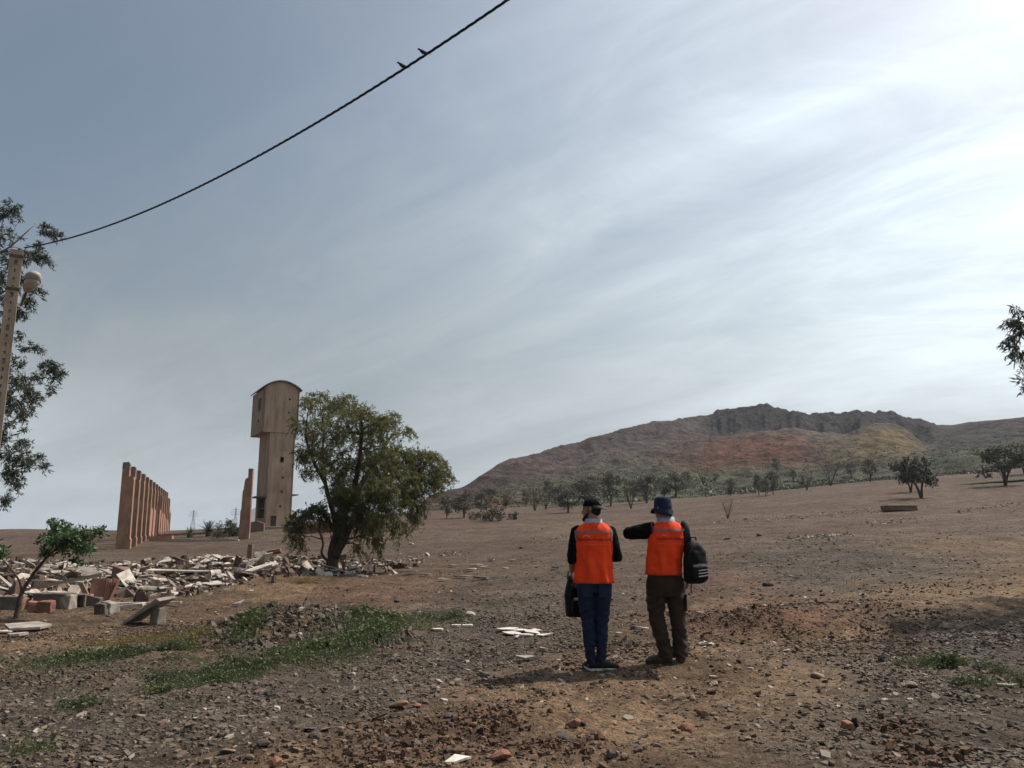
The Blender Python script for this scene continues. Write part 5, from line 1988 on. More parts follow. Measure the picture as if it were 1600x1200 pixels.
# ------------------------------------------------------------------ grass
def grass(label, zones, n, hgt, mat, leafy=.3):
    P, D, L_, W_ = [], [], [], []
    tot = sum(z[4] * z[5] for z in zones)
    xs, ys, hs_ = [], [], []
    for (px, py, rx, ry, dens, wgt, an) in [(z[0], z[1], z[2], z[3], z[4], z[5], z[6] if len(z) > 6 else 0) for z in zones]:
        m = int(n * dens * wgt / tot)
        a, q = rng.uniform(0, 6.28, m), np.abs(rng.normal(0, .85, m))
        ux, uy = q * np.cos(a) * rx, q * np.sin(a) * ry
        ux, uy = ux * math.cos(an) - uy * math.sin(an), ux * math.sin(an) + uy * math.cos(an)
        c = G(px, py, H0)
        # plan ellipse: screen height shows foreshortened depth
        sc_ = c.y / F
        fy = (c.y / F) * c.y / (CAMZ - c.z)
        xs.append(c.x + ux * sc_)
        ys.append(c.y - uy * fy * .9)
        hs_.append(np.full(m, 1.0) * rng.uniform(.35, 1.0, m) * (1.15 - .6 * np.clip(q, 0, 1)))
    x, y, h = np.concatenate(xs), np.concatenate(ys), np.concatenate(hs_)
    kp = (vnoise(x * 2.2, y * 2.2, 401) * .65 + .35 * vnoise(x * 7, y * 7, 402) > .46) & (y > 3)
    x, y, h = x[kp], y[kp], h[kp]
    k = 5
    m = len(x)
    z = H(x, y)
    P = np.repeat(np.stack([x, y, z - .005], -1), k, 0) + rng.normal(0, .018, (m * k, 3)) * np.array((1, 1, 0))
    hh = np.repeat(h, k) * hgt * rng.uniform(.6, 1.2, m * k)
    d = rng.normal(0, .55, (m * k, 3)) * np.array((1, 1, .2)) + np.array((0, 0, 1.0))
    lf = rng.random(m * k) < leafy
    P[lf, 2] += hh[lf] * rng.uniform(.2, .9, lf.sum())
    P[lf] += rng.normal(0, .03, (lf.sum(), 3)) * np.array((1, 1, 0))
    d[lf, 2] *= .25
    d /= np.linalg.norm(d, axis=1)[:, None]
    ln = np.where(lf, hh * .42, hh)
    wd = np.where(lf, hh * .24, np.maximum(.0035, hh * .05))
    me = leaf_mesh('grass', P, d, ln, wd)
    o = link('grass', me, mat)
    tag(o, label, 'grass', kind='stuff')


m_grass = pmat('weed_green', (.115, .130, .064), (.070, .086, .046), scale=1.1, detail=3, rough=.65, rnd='island', ramt=.5, transl=.25, tcol=(.10, .12, .045))
m_grassd = pmat('weed_dry', (.20, .155, .060), (.11, .10, .042), scale=1.4, detail=3, rough=.8, rnd='island', ramt=.45, transl=.2, tcol=(.2, .15, .05))
grass('strip of low green weeds across the ground below the leaning slab', [(190, 1028, 110, 11, 1, 1.4, -.08), (265, 1018, 45, 13, 1, 1), (110, 1036, 60, 8, 1, .5)], 8500, .10, m_grass)
grass('green weeds spreading on slate below the weed strip', [(240, 1062, 45, 9, 1, .7), (260, 1088, 50, 14, 1, .8), (335, 1062, 50, 14, 1, .9), (345, 1090, 40, 10, 1, .3), (60, 1170, 50, 14, 1, .2), (130, 1108, 40, 12, 1, .2), (170, 1095, 30, 8, 1, .15)], 8000, .085, m_grass)
grass('dense dark green grass in front of the slate heap', [(420, 1035, 70, 22, 1, 1.4, -.2), (490, 1018, 70, 18, 1, 1.3, -.15), (560, 1005, 50, 18, 1, 1.2), (600, 990, 45, 16, 1, 1.0), (365, 1045, 50, 18, 1, .7)], 12500, .12, m_grass, .35)
grass('tall green grass behind the slate heap', [(570, 962, 38, 11, 1, 1.2), (610, 972, 45, 12, 1, 1.2), (660, 966, 50, 9, 1, .7), (705, 965, 25, 6, 1, .25)], 7000, .14, m_grass, .3)
grass('dark weeds growing on the left flank of the slate heap', [(385, 985, 28, 20, 1, 1), (395, 968, 20, 10, 1, .5)], 1700, .13, m_grass, .4)
grass('dark green weed tuft in the tree shade at right', [(1485, 1042, 38, 10, 1, 1), (1530, 1052, 45, 10, 1, .9), (1500, 1064, 50, 10, 1, .4)], 5000, .12, m_grass, .35)
grass('dry yellowish weeds on the tan earth', [(200, 1005, 130, 12, 1, 1.0), (310, 1000, 50, 14, 1, .6), (470, 912, 50, 8, 1, .9), (520, 905, 50, 7, 1, .4), (1500, 848, 70, 8, 1, .3)], 6500, .07, m_grassd, .2)

# ------------------------------------------------------------------ people
def remesh(name, mb, voxel, smooth=4, fn=None):
    me = mb.mesh(name)
    o = bpy.data.objects.new('tmp', me)
    COL.objects.link(o)
    m = o.modifiers.new('r', 'REMESH')
    m.mode = 'VOXEL'
    m.voxel_size = voxel
    m.use_smooth_shade = True
    s = o.modifiers.new('s', 'SMOOTH')
    s.factor = .5
    s.iterations = smooth
    dg = bpy.context.evaluated_depsgraph_get()
    out = bpy.data.meshes.new_from_object(o.evaluated_get(dg))
    bpy.data.objects.remove(o)
    if fn:
        n = len(out.vertices)
        co = np.empty(n * 3, np.float32)
        no = np.empty(n * 3, np.float32)
        out.vertices.foreach_get('co', co)
        out.vertices.foreach_get('normal', no)
        co, no = co.reshape(-1, 3), no.reshape(-1, 3)
        co = co + no * fn(co)[:, None]
        out.vertices.foreach_set('co', co.astype(np.float32).ravel())
        out.update()
    out.name = name
    return out


def folds(co, amp, fx=9, fz=22, seed=0):
    """cloth folds: stretched noise"""
    n = np.array([mnoise.noise(Vector((float(p[0]) * fx + seed, float(p[1]) * fx, float(p[2]) * fz + .6 * float(p[0]) * fz))) for p in co])
    return n * amp


m_skin = pmat('skin', (.30, .165, .115), (.24, .125, .085), scale=12, rough=.55, spec=.35)
m_hair = pmat('dark_hair', (.018, .014, .012), (.010, .008, .007), scale=60, rough=.7, bump=.6, bscale=180)
m_vest = pmat('orange_vest', (.84, .064, .012), (.55, .036, .009), scale=3.5, contrast=(.25, .6), stretch=(2, 2, .8), rough=.75, bump=.25, bscale=260, spec=.15)  # darker orange streaks paint crease shading and some wear into the colour
m_grey = pmat('grey_band', (.22, .13, .125), (.16, .095, .09), scale=20, rough=.55, spec=.4)
m_collar = pmat('grey_collar', (.34, .33, .36), (.28, .27, .30), scale=20, rough=.8)
m_print = pmat('dark_print', (.10, .012, .012), (.08, .01, .01), scale=20, rough=.8)
m_printw = pmat('white_print', (.60, .36, .32), (.5, .28, .25), scale=20, rough=.8)
m_underline = pmat('faint_print', (.75, .16, .10), (.65, .12, .08), scale=20, rough=.8)
m_hem = pmat('hem_orange', (.62, .045, .010), (.5, .035, .009), scale=12, rough=.8)
m_black = pmat('black_cloth', (.005, .005, .006), (.003, .003, .0035), scale=30, spec=.08, rough=.95, bump=.3, bscale=300)
m_pack = pmat('black_nylon', (.005, .005, .006), (.003, .003, .004), scale=40, rough=.6, bump=.3, bscale=250, spec=.15)
m_strap = pmat('grey_webbing', (.025, .025, .028), (.015, .015, .018), scale=60, rough=.6)
m_jeans = pmat('blue_jeans', (.012, .022, .052), (.006, .011, .028), scale=7, rough=.85, bump=.35, bscale=300)
m_brown = pmat('brown_trousers', (.046, .030, .020), (.024, .016, .011), scale=6, rough=.88, bump=.3, bscale=250)
m_shoe = pmat('black_shoe', (.007, .007, .008), (.005, .005, .006), scale=30, rough=.7)
m_boot = pmat('brown_boot', (.080, .056, .040), (.028, .020, .015), scale=20, rough=.7)
m_sole = pmat('white_sole', (.58, .56, .53), (.45, .43, .41), scale=20, rough=.7)
m_soled = pmat('dark_sole', (.03, .026, .023), (.02, .018, .016), scale=20, rough=.8)
m_navy = pmat('navy_cotton', (.018, .027, .060), (.010, .016, .036), scale=14, rough=.9, bump=.3, bscale=250)
m_cap = pmat('black_cap', (.005, .005, .007), (.003, .003, .005), scale=30, spec=.1, rough=.9, bump=.3, bscale=250)
m_trim = pmat('burgundy_trim', (.12, .02, .035), (.09, .015, .025), scale=20, rough=.8)
m_eye = pmat('eye', (.05, .035, .03), (.03, .02, .02), scale=20, rough=.2, spec=.5)


def hand(mb, wrist, d, up, s=1.0, curl=.6, side=1):
    """palm and five separate bent fingers; d: direction of the hand, up: back of the hand"""
    d = Vector(d).normalized()
    up = Vector(up)
    up = (up - d * up.dot(d)).normalized()
    lat = d.cross(up) * side
    w = Vector(wrist)
    pc = w + d * .05 * s
    mb.tube([w - d * .02, w + d * .015 * s, w + d * .05 * s, w + d * .088 * s], [(.017 * s, .025 * s), (.016 * s, .032 * s), (.015 * s, .039 * s), (.012 * s, .037 * s)], 12, ref=up)
    for i, (o, L_) in enumerate(((-.029, .072), (-.010, .082), (.010, .076), (.028, .060))):
        b = w + d * .082 * s + lat * o * s
        c1 = curl * (.8 + .12 * i)
        d1 = (d * math.cos(c1 * .6) - up * math.sin(c1 * .6)).normalized()
        d2 = (d * math.cos(c1 * 1.6) - up * math.sin(c1 * 1.6)).normalized()
        d3 = (d * math.cos(c1 * 2.4) - up * math.sin(c1 * 2.4)).normalized()
        p1 = b + d1 * L_ * .45 * s
        p2 = p1 + d2 * L_ * .32 * s
        p3 = p2 + d3 * L_ * .25 * s
        mb.tube([b - d * .01, b, p1, p2, p3], [.0085 * s, .0088 * s, .0083 * s, .0075 * s, .0055 * s], 8)
    b = w + d * .025 * s - lat * .028 * s
    t1 = (d * .75 - lat * .65 - up * .25).normalized()
    p1 = b + t1 * .042 * s
    p2 = p1 + (d * .85 - lat * .25 - up * .45).normalized() * .034 * s
    mb.tube([b - t1 * .01, b, p1, p2], [.012 * s, .0115 * s, .0098 * s, .0068 * s], 8)


def head_shape(mb, c, yaw, pitch=0.0):
    """skull, jaw, nose, lips, brows, ears; local face direction +y, turned by yaw"""
    R = Matrix.Rotation(yaw, 3, 'Z') @ Matrix.Rotation(pitch, 3, 'X')
    c = Vector(c)
    p = lambda x, y, z: c + R @ Vector((x, y, z))
    mb.ball(p(0, -.012, .028), (.075, .096, .092), 18, 14, R)
    mb.ball(p(0, .022, -.045), (.060, .072, .068), 16, 12, R)
    mb.ball(p(0, .060, -.090), (.030, .028, .026), 12, 8, R)        # chin
    mb.tube([p(0, .080, .022), p(0, .092, .0), p(0, .110, -.028), p(0, .096, -.040)], [.009, .011, .017, .012], 8)   # nose
    mb.tube([p(-.026, .074, -.066), p(0, .092, -.064), p(.026, .074, -.066)], [.005, .009, .005], 6)                 # upper lip
    mb.tube([p(-.022, .072, -.076), p(0, .090, -.076), p(.022, .072, -.076)], [.005, .009, .005], 6)
    mb.tube([p(-.048, .066, .030), p(-.02, .086, .033), p(.02, .086, .033), p(.048, .066, .030)], [.008, .010, .010, .008], 6)  # brow
    for s in (-1, 1):
        mb.ball(p(s * .040, .055, -.025), (.022, .022, .020), 8, 6, R)   # cheek
        mb.tube([p(s * .072, -.010, -.030), p(s * .082, -.022, -.008), p(s * .083, -.028, .018), p(s * .076, -.012, .030)], [.009, .012, .013, .008], 8)  # ear
    return p, R


class Figure:
    pass


def figure(name, label, px, py, J, rz=0.0):
    base = G(px, py)
    root = empty(name, base, rz)
    tag(root, label, 'person')
    return root


def torso_surface(rings, z, ang, ex=2.4):
    zs = [r[0] for r in rings]
    v = [np.interp(z, zs, [r[i] for r in rings]) for i in range(1, 5)]
    c, s = math.cos(ang), math.sin(ang)
    return Vector((v[0] + v[2] * math.copysign(abs(c) ** (2 / ex), c), v[1] + v[3] * math.copysign(abs(s) ** (2 / ex), s), z))


def vest(root, rings, seed, armtrim=True, ex=2.4):
    n, m = 72, 44
    z0, z1 = rings[0][0], rings[-1][0]
    V = []

    def surf(z, a, off=0.0):
        p = torso_surface(rings, z, a, ex)
        cz = np.interp(z, [r[0] for r in rings], [r[2] for r in rings])
        cx = np.interp(z, [r[0] for r in rings], [r[1] for r in rings])
        nrm = Vector((p.x - cx, (p.y - cz) * 1.6, 0)).normalized()
        k = .011 * mnoise.noise(Vector((p.x * 9 + seed, p.y * 9, z * 5 + p.x * 4))) + .008 * mnoise.noise(Vector((p.x * 24 + seed, p.y * 18, z * 9 + p.x * 12)))
        k += .006 * mnoise.noise(Vector((p.x * 14 - z * 16 + seed, p.y * 6, z * 14 + p.x * 14)))
        k += .009 * (1 - (z - z0) / (z1 - z0)) ** 1.5 * math.sin(a * 9 + 2 * mnoise.noise(Vector((a, z * 3, seed))))
        return p + nrm * (k + off + .010)

    for i in range(m):
        z = z0 + (z1 - z0) * i / (m - 1)
        for k in range(n):
            V.append(surf(z, 2 * math.pi * k / n))
    Fs = [(i * n + k, i * n + (k + 1) % n, (i + 1) * n + (k + 1) % n, (i + 1) * n + k) for i in range(m - 1) for k in range(n)]
    me = bpy.data.meshes.new('vest')
    me.from_pydata([tuple(v) for v in V], [], Fs)
    me.polygons.foreach_set('use_smooth', [True] * len(Fs))
    vo = link('vest', me, m_vest, root)

    def band(nm, zA, zB, a0, a1, mat, k=40):
        mb = MB()
        P = []
        for j in range(4):
            z = zA + (zB - zA) * j / 3
            for i in range(k + 1):
                P.append(surf(z, a0 + (a1 - a0) * i / k, .004))
        mb.add(P, [(j * (k + 1) + i, j * (k + 1) + i + 1, (j + 1) * (k + 1) + i + 1, (j + 1) * (k + 1) + i) for j in range(3) for i in range(k)])
        return mb.build(nm, mat, vo, smooth=True)

    def back(x, z, off=.005):
        # point of the back surface at lateral x
        lo, hi = math.pi, 2 * math.pi
        for _ in range(26):
            mid = (lo + hi) / 2
            if surf(z, mid).x < x:
                lo = mid
            else:
                hi = mid
        return surf(z, (lo + hi) / 2, off)

    return vo, band, back


def lettering(vo, back, text, xc, zc, width, mat, height=None):
    cu = bpy.data.curves.new('lettering', 'FONT')
    cu.body = text
    cu.size = 1.0
    cu.resolution_u = 2
    cu.align_x = 'CENTER'
    cu.offset = .012
    o = bpy.data.objects.new('tmp', cu)
    COL.objects.link(o)
    dg = bpy.context.evaluated_depsgraph_get()
    me = bpy.data.meshes.new_from_object(o.evaluated_get(dg))
    bpy.data.objects.remove(o)
    bm = bmesh.new()
    bm.from_mesh(me)
    xs = [v.co.x for v in bm.verts]
    w = max(xs) - min(xs)
    k = width / w
    for v in bm.verts:
        v.co = back(xc + v.co.x * k, zc + v.co.y * (k if height is None else height))
    bm.to_mesh(me)
    bm.free()
    me.name = 'lettering'
    me.materials.clear()
    lo = link('lettering', me, mat, vo)
    return lo


def mark(vo, back, pts, w, nm, mat):
    mb = MB()
    P = [back(x, z, .006) for x, z in pts]
    n = len(P)
    V = []
    for p in P:
        V += [p + Vector((0, 0, w)), p - Vector((0, 0, w))]
    mb.add(V, [(2 * i, 2 * i + 1, 2 * i + 3, 2 * i + 2) for i in range(n - 1)])
    return mb.build(nm, mat, vo)


def collar(root, c, rx, ry, z0, z1):
    n = 32
    V = []
    for (z, k) in ((z0, 1.28), (z0 + .4 * (z1 - z0), 1.1), (z1, 1.0), (z1 - .004, .92), (z0, 1.0)):
        for i in range(n):
            a = 2 * math.pi * i / n
            gap = 1.0
            V.append((c[0] + rx * k * math.cos(a), c[1] + ry * k * math.sin(a), z - (.03 if math.sin(a) > .8 else 0)))
    Fs = [(j * n + i, j * n + (i + 1) % n, (j + 1) * n + (i + 1) % n, (j + 1) * n + i) for j in range(4) for i in range(n)]
    MB().add(V, Fs).build('collar', m_collar, root, smooth=True)


def shoe(root, ankle, d, mat, msole, L_=.27, boot=False):
    d = Vector((d[0], d[1], 0)).normalized()
    s = Vector((-d.y, d.x, 0))
    a = Vector((ankle[0], ankle[1], 0))
    mb = MB()
    heel, toe = a - d * .075, a + d * (L_ - .075)
    P = lambda f_, z: heel.lerp(toe, f_) + Vector((0, 0, z))
    mb.tube([P(.0, .045), P(.08, .05), P(.3, .055), P(.5, .05), P(.7, .042), P(.88, .036), P(1.0, .03)],
            [(.022, .022), (.040, .034), (.048, .038), (.045, .042), (.036, .046), (.028, .042), (.010, .018)], 14, ref=(0, 0, 1))
    if boot:
        mb.tube([P(.27, .03), P(.27, .09), P(.27, .16)], [.046, .048, .052], 14, ref=d)
    else:
        mb.tube([P(.27, .03), P(.27, .07), P(.27, .10)], [.043, .043, .042], 14, ref=d)
    me = remesh('shoe', mb, .007, 4)
    so = link('shoe', me, mat, root)
    n = 20
    out = []
    for i in range(n):
        w = 2 * math.pi * i / n
        f_ = .5 + .515 * math.cos(w)
        wd = (.036 + .012 * f_) * math.copysign(abs(math.sin(w)) ** .7, math.sin(w))
        out.append(heel.lerp(toe, f_) + s * wd)
    V = [(p.x, p.y, .002) for p in out] + [(p.x, p.y, .026) for p in out]
    MB().add(V, [tuple(range(n - 1, -1, -1)), tuple(range(n, 2 * n))] + [(i, (i + 1) % n, n + (i + 1) % n, n + i) for i in range(n)]).build('sole', msole, so)
    if not boot:
        for k in range(4):
            c = P(.42 + .09 * k, .092 - .012 * k)
            MB().tube([c - s * .022, c + Vector((0, 0, .006)), c + s * .022], .003, 5).build('lace', m_strap, so)


def eyes(root, p, R):
    for s in (-1, 1):
        MB().ball(p(s * .031, .073, .012), .0115, 8, 6).build('eye', m_eye, root, smooth=True)


def limbs(mb, pts, rad, n=14, ref=(0, 1, 0)):
    mb.tube(pts, rad, n, ref=ref)


# ---- the man in jeans and backwards cap
P1 = empty('person', G(931, 1047))
tag(P1, 'man in orange vest, blue jeans and backwards black cap, seen from behind', 'person')


def person_one(root):
    hc = (-.012, .035, 1.625)
    yaw = math.radians(58)
    body = MB()
    p, R = head_shape(body, hc, yaw)
    body.tube([(.012, -.005, 1.40), (.010, .0, 1.47), (.002, .012, 1.53), (-.006, .02, 1.58)], [(.075, .075), (.060, .062), (.056, .060), (.056, .06)], 14)
    body.rings([(.86, 0, 0, .15, .10), (1.0, 0, 0, .145, .095), (1.2, 0, 0, .15, .10), (1.36, 0, 0, .16, .095), (1.43, 0, 0, .13, .08), (1.46, 0, 0, .07, .06)], 20)
    SL, SR = (-.175, 0, 1.405), (.18, 0, 1.405)
    EL, ER = (-.232, -.035, 1.13), (.245, -.03, 1.125)
    WL, WR = (-.222, .13, .985), (.20, .215, 1.13)
    body.tube([SL, Vector(SL).lerp(Vector(EL), .5), EL, Vector(EL).lerp(Vector(WL), .5), WL], [.048, .044, .040, .036, .028], 12)
    body.tube([SR, Vector(SR).lerp(Vector(ER), .5), ER, Vector(ER).lerp(Vector(WR), .5), WR], [.048, .044, .040, .036, .028], 12)
    hand(body, WL, (.05, .55, -.8), (-1, .1, 0), 1.0, .95, 1)
    hand(body, WR, (-.3, .9, .1), (.5, .2, .8), 1.0, .7, -1)
    legs = (((-.085, 0, .86), (-.074, .01, .48), (-.055, -.02, .09)), ((.085, 0, .86), (.076, .005, .48), (.060, .0, .09)))
    for L3 in legs:
        body.tube([L3[0], Vector(L3[0]).lerp(Vector(L3[1]), .5), L3[1], Vector(L3[1]).lerp(Vector(L3[2]), .4), L3[2], Vector(L3[2]) - Vector((0, 0, .05))], [.075, .068, .048, .046, .034, .034], 12)
    body.rings([(.80, 0, 0, .12, .09), (.9, 0, 0, .15, .10)], 16)
    link('body', remesh('body', body, .008, 3), m_skin, root)
    eyes(root, p, R)
    # hair and beard
    h = MB()
    h.ball(p(0, -.022, .022), (.0775, .090, .086), 16, 12, R)
    h.ball(p(0, -.050, -.022), (.066, .055, .045), 14, 10, R)
    link('hair', remesh('hair', h, .009, 2, lambda co: folds(co, .003, 50, 50)), m_hair, root)
    b = MB()
    b.tube([p(-.068, .002, -.03), p(-.060, .040, -.072), p(-.03, .072, -.098), p(0, .086, -.103), p(.03, .072, -.098), p(.060, .040, -.072), p(.068, .002, -.03)],
           [.008, .020, .024, .026, .024, .020, .008], 10)
    b.tube([p(-.03, .080, -.055), p(0, .100, -.052), p(.03, .080, -.055)], [.005, .007, .005], 6)
    link('beard', remesh('beard', b, .007, 2, lambda co: folds(co, .003, 60, 60)), m_hair, root)
    # shirt with pushed up sleeves
    s = MB()
    s.rings([(.84, 0, 0, .165, .115), (1.0, 0, 0, .165, .11), (1.2, 0, 0, .168, .112), (1.34, 0, 0, .178, .108), (1.42, 0, 0, .155, .092), (1.475, .005, 0, .085, .075)], 24)
    for S, E, W, fr in ((SL, EL, WL, .28), (SR, ER, WR, .5)):
        S, E, W = Vector(S), Vector(E), Vector(W)
        s.tube([S + Vector((-S.x * .45, 0, .02)), S + Vector((-S.x * .12, 0, .008)), S.lerp(E, .12), S.lerp(E, .35), S.lerp(E, .65), E, E.lerp(W, fr)], [.040, .056, .065, .066, .060, .057, .050], 14, ref=(0, 1, 0))
        s.ball(S + Vector((S.x * .03, 0, -.01)), (.062, .066, .062), 14, 10)
    link('shirt', remesh('shirt', s, .010, 4, lambda co: folds(co, .007, 12, 26, 3)), m_black, root)
    # jeans
    j = MB()
    j.rings([(.78, 0, -.005, .155, .12), (.86, 0, -.01, .182, .135), (.93, 0, -.005, .178, .128), (1.0, 0, 0, .165, .115)], 24, 2.3)
    for L3, sg in zip(legs, (-1, 1)):
        a, k, f_ = map(Vector, L3)
        j.tube([a, a.lerp(k, .35), a.lerp(k, .7), k, k.lerp(f_, .35), k.lerp(f_, .75), f_, f_ - Vector((0, 0, .025))], [(.105, .098), (.098, .090), (.082, .078), (.068, .068), (.062, .064), (.052, .054), (.050, .052), (.053, .055)], 16)

    def jf(co):
        k = folds(co, .010, 9, 16, 9) + folds(co, .008, 16, 34, 4) * (co[:, 2] < .35)
        return k + np.where(co[:, 2] < .30, .0025 * np.sin(co[:, 2] * 110 + co[:, 0] * 50), 0) + np.where(np.abs(co[:, 2] - .5) < .12, .004 * np.sin(co[:, 2] * 90 - co[:, 0] * 40), 0)
    jo = link('jeans', remesh('jeans', j, .010, 3, jf), m_jeans, root)
    MB().box((.085, -.151, .80), (.11, .008, .13), Matrix.Rotation(.05, 3, 'Z')).build('back_pocket', m_jeans, jo, bevel=.003)
    MB().box((-.085, -.151, .80), (.11, .008, .13), Matrix.Rotation(-.05, 3, 'Z')).build('back_pocket', m_jeans, jo, bevel=.003)
    shoe(root, (-.05, -.005), (-.15, .95), m_shoe, m_sole)
    shoe(root, (.055, -.03), (.90, .12), m_shoe, m_sole)
    # vest
    rings = [(.872, 0, -.002, .200, .150), (1.0, 0, 0, .192, .138), (1.15, .002, 0, .190, .132), (1.30, .004, 0, .197, .130), (1.375, .005, 0, .203, .124), (1.412, .006, 0, .197, .114), (1.435, .006, 0, .178, .104), (1.462, .007, 0, .138, .094), (1.488, .008, 0, .092, .082)]
    vo, band, back = vest(root, rings, 1.3)
    band('hem', .874, .890, math.pi * 1.0, math.pi * 2.0, m_hem)
    band('reflective_band', 1.385, 1.408, math.pi * 1.03, math.pi * 1.97, m_grey)
    for sg in (-1, 1):
        mb = MB()
        xs = [(sg * (.196), z) for z in np.linspace(1.30, 1.44, 8)]
        V = []
        for x, z in xs:
            V += [back(x - sg * .022, z, .006), back(x, z, .007)]
        mb.add(V, [(2 * i, 2 * i + 1, 2 * i + 3, 2 * i + 2) for i in range(7)]).build('armhole_trim', m_grey, vo)
    lettering(vo, back, 'GeodeAnalytics', -.005, 1.305, .335, m_print, .034)
    mark(vo, back, [(-.115, 1.347), (-.085, 1.362), (-.052, 1.345)], .004, 'chevron_mark', m_printw)
    mark(vo, back, [(x, 1.268) for x in np.linspace(-.13, .15, 14)], .002, 'underline_mark', m_underline)
    collar(root, (.005, .005), .088, .080, 1.455, 1.532)
    # cap worn backwards
    c = MB()
    Rk = R @ Matrix.Rotation(-.10, 3, 'X')
    V = []
    n, m = 28, 9
    for i in range(m + 1):
        ph = (math.pi / 2) * i / m
        for k in range(n):
            w = 2 * math.pi * k / n
            V.append(p(*(Rk.inverted() @ Rk @ Vector((.086 * math.cos(w) * math.cos(ph) ** .85, -.012 + .106 * math.sin(w) * math.cos(ph) ** .85, .036 + .090 * math.sin(ph))))))
    c.add(V, [(i * n + k, i * n + (k + 1) % n, (i + 1) * n + (k + 1) % n, (i + 1) * n + k) for i in range(m) for k in range(n)])
    co = c.build('cap', m_cap, root, smooth=True)
    MB().ball(p(0, -.012, .128), (.007, .007, .004), 8, 6).build('button', m_cap, co)
    b = MB()
    k = 14
    V = []
    for rr, dz in ((0, 0), (.35, -.008), (.7, -.020), (1.0, -.036)):
        for i in range(k + 1):
            a = math.pi * (1.14 + .72 * i / k)
            ext = .070 * rr * (math.sin(math.pi * i / k) ** .5)
            V.append(p(.087 * math.cos(a) * (1 + .05 * rr), -.012 + .107 * math.sin(a) - ext, .036 + dz + .012 * abs(math.cos(a))))
    up = V
    dn = [v + Vector((0, 0, -.004)) for v in V]
    mm = len(V)
    Fs = [(j * (k + 1) + i, j * (k + 1) + i + 1, (j + 1) * (k + 1) + i + 1, (j + 1) * (k + 1) + i) for j in range(3) for i in range(k)]
    b.add(up + dn, Fs + [tuple(mm + q for q in reversed(f)) for f in Fs] + [(3 * (k + 1) + i, 3 * (k + 1) + i + 1, mm + 3 * (k + 1) + i + 1, mm + 3 * (k + 1) + i) for i in range(k)])
    b.build('brim', pmat('brim_cloth', (.05, .05, .052), (.035, .035, .038), scale=30, rough=.8), co, smooth=True)
    bd = MB()
    ctr = p(-.022, -.110, .078)
    nr = (ctr - p(0, -.01, .05)).normalized()
    rot = nr.to_track_quat('Z', 'Y').to_matrix()
    bd.tube([ctr + rot @ Vector((.017 * math.cos(w), .017 * math.sin(w), .002)) for w in np.linspace(0, 2 * math.pi, 17)], .0028, 5)
    bd.tube([ctr + rot @ Vector((-.008, -.006, .002)), ctr + rot @ Vector((0, .008, .002)), ctr + rot @ Vector((.008, -.006, .002))], .0025, 5)
    bd.build('badge', m_grey, co)


person_one(P1)

# ---- the man in brown trousers and navy bucket hat
P2 = empty('person', G(1043, 1036))
tag(P2, 'man in orange vest, brown trousers and navy bucket hat raising his arm', 'person')


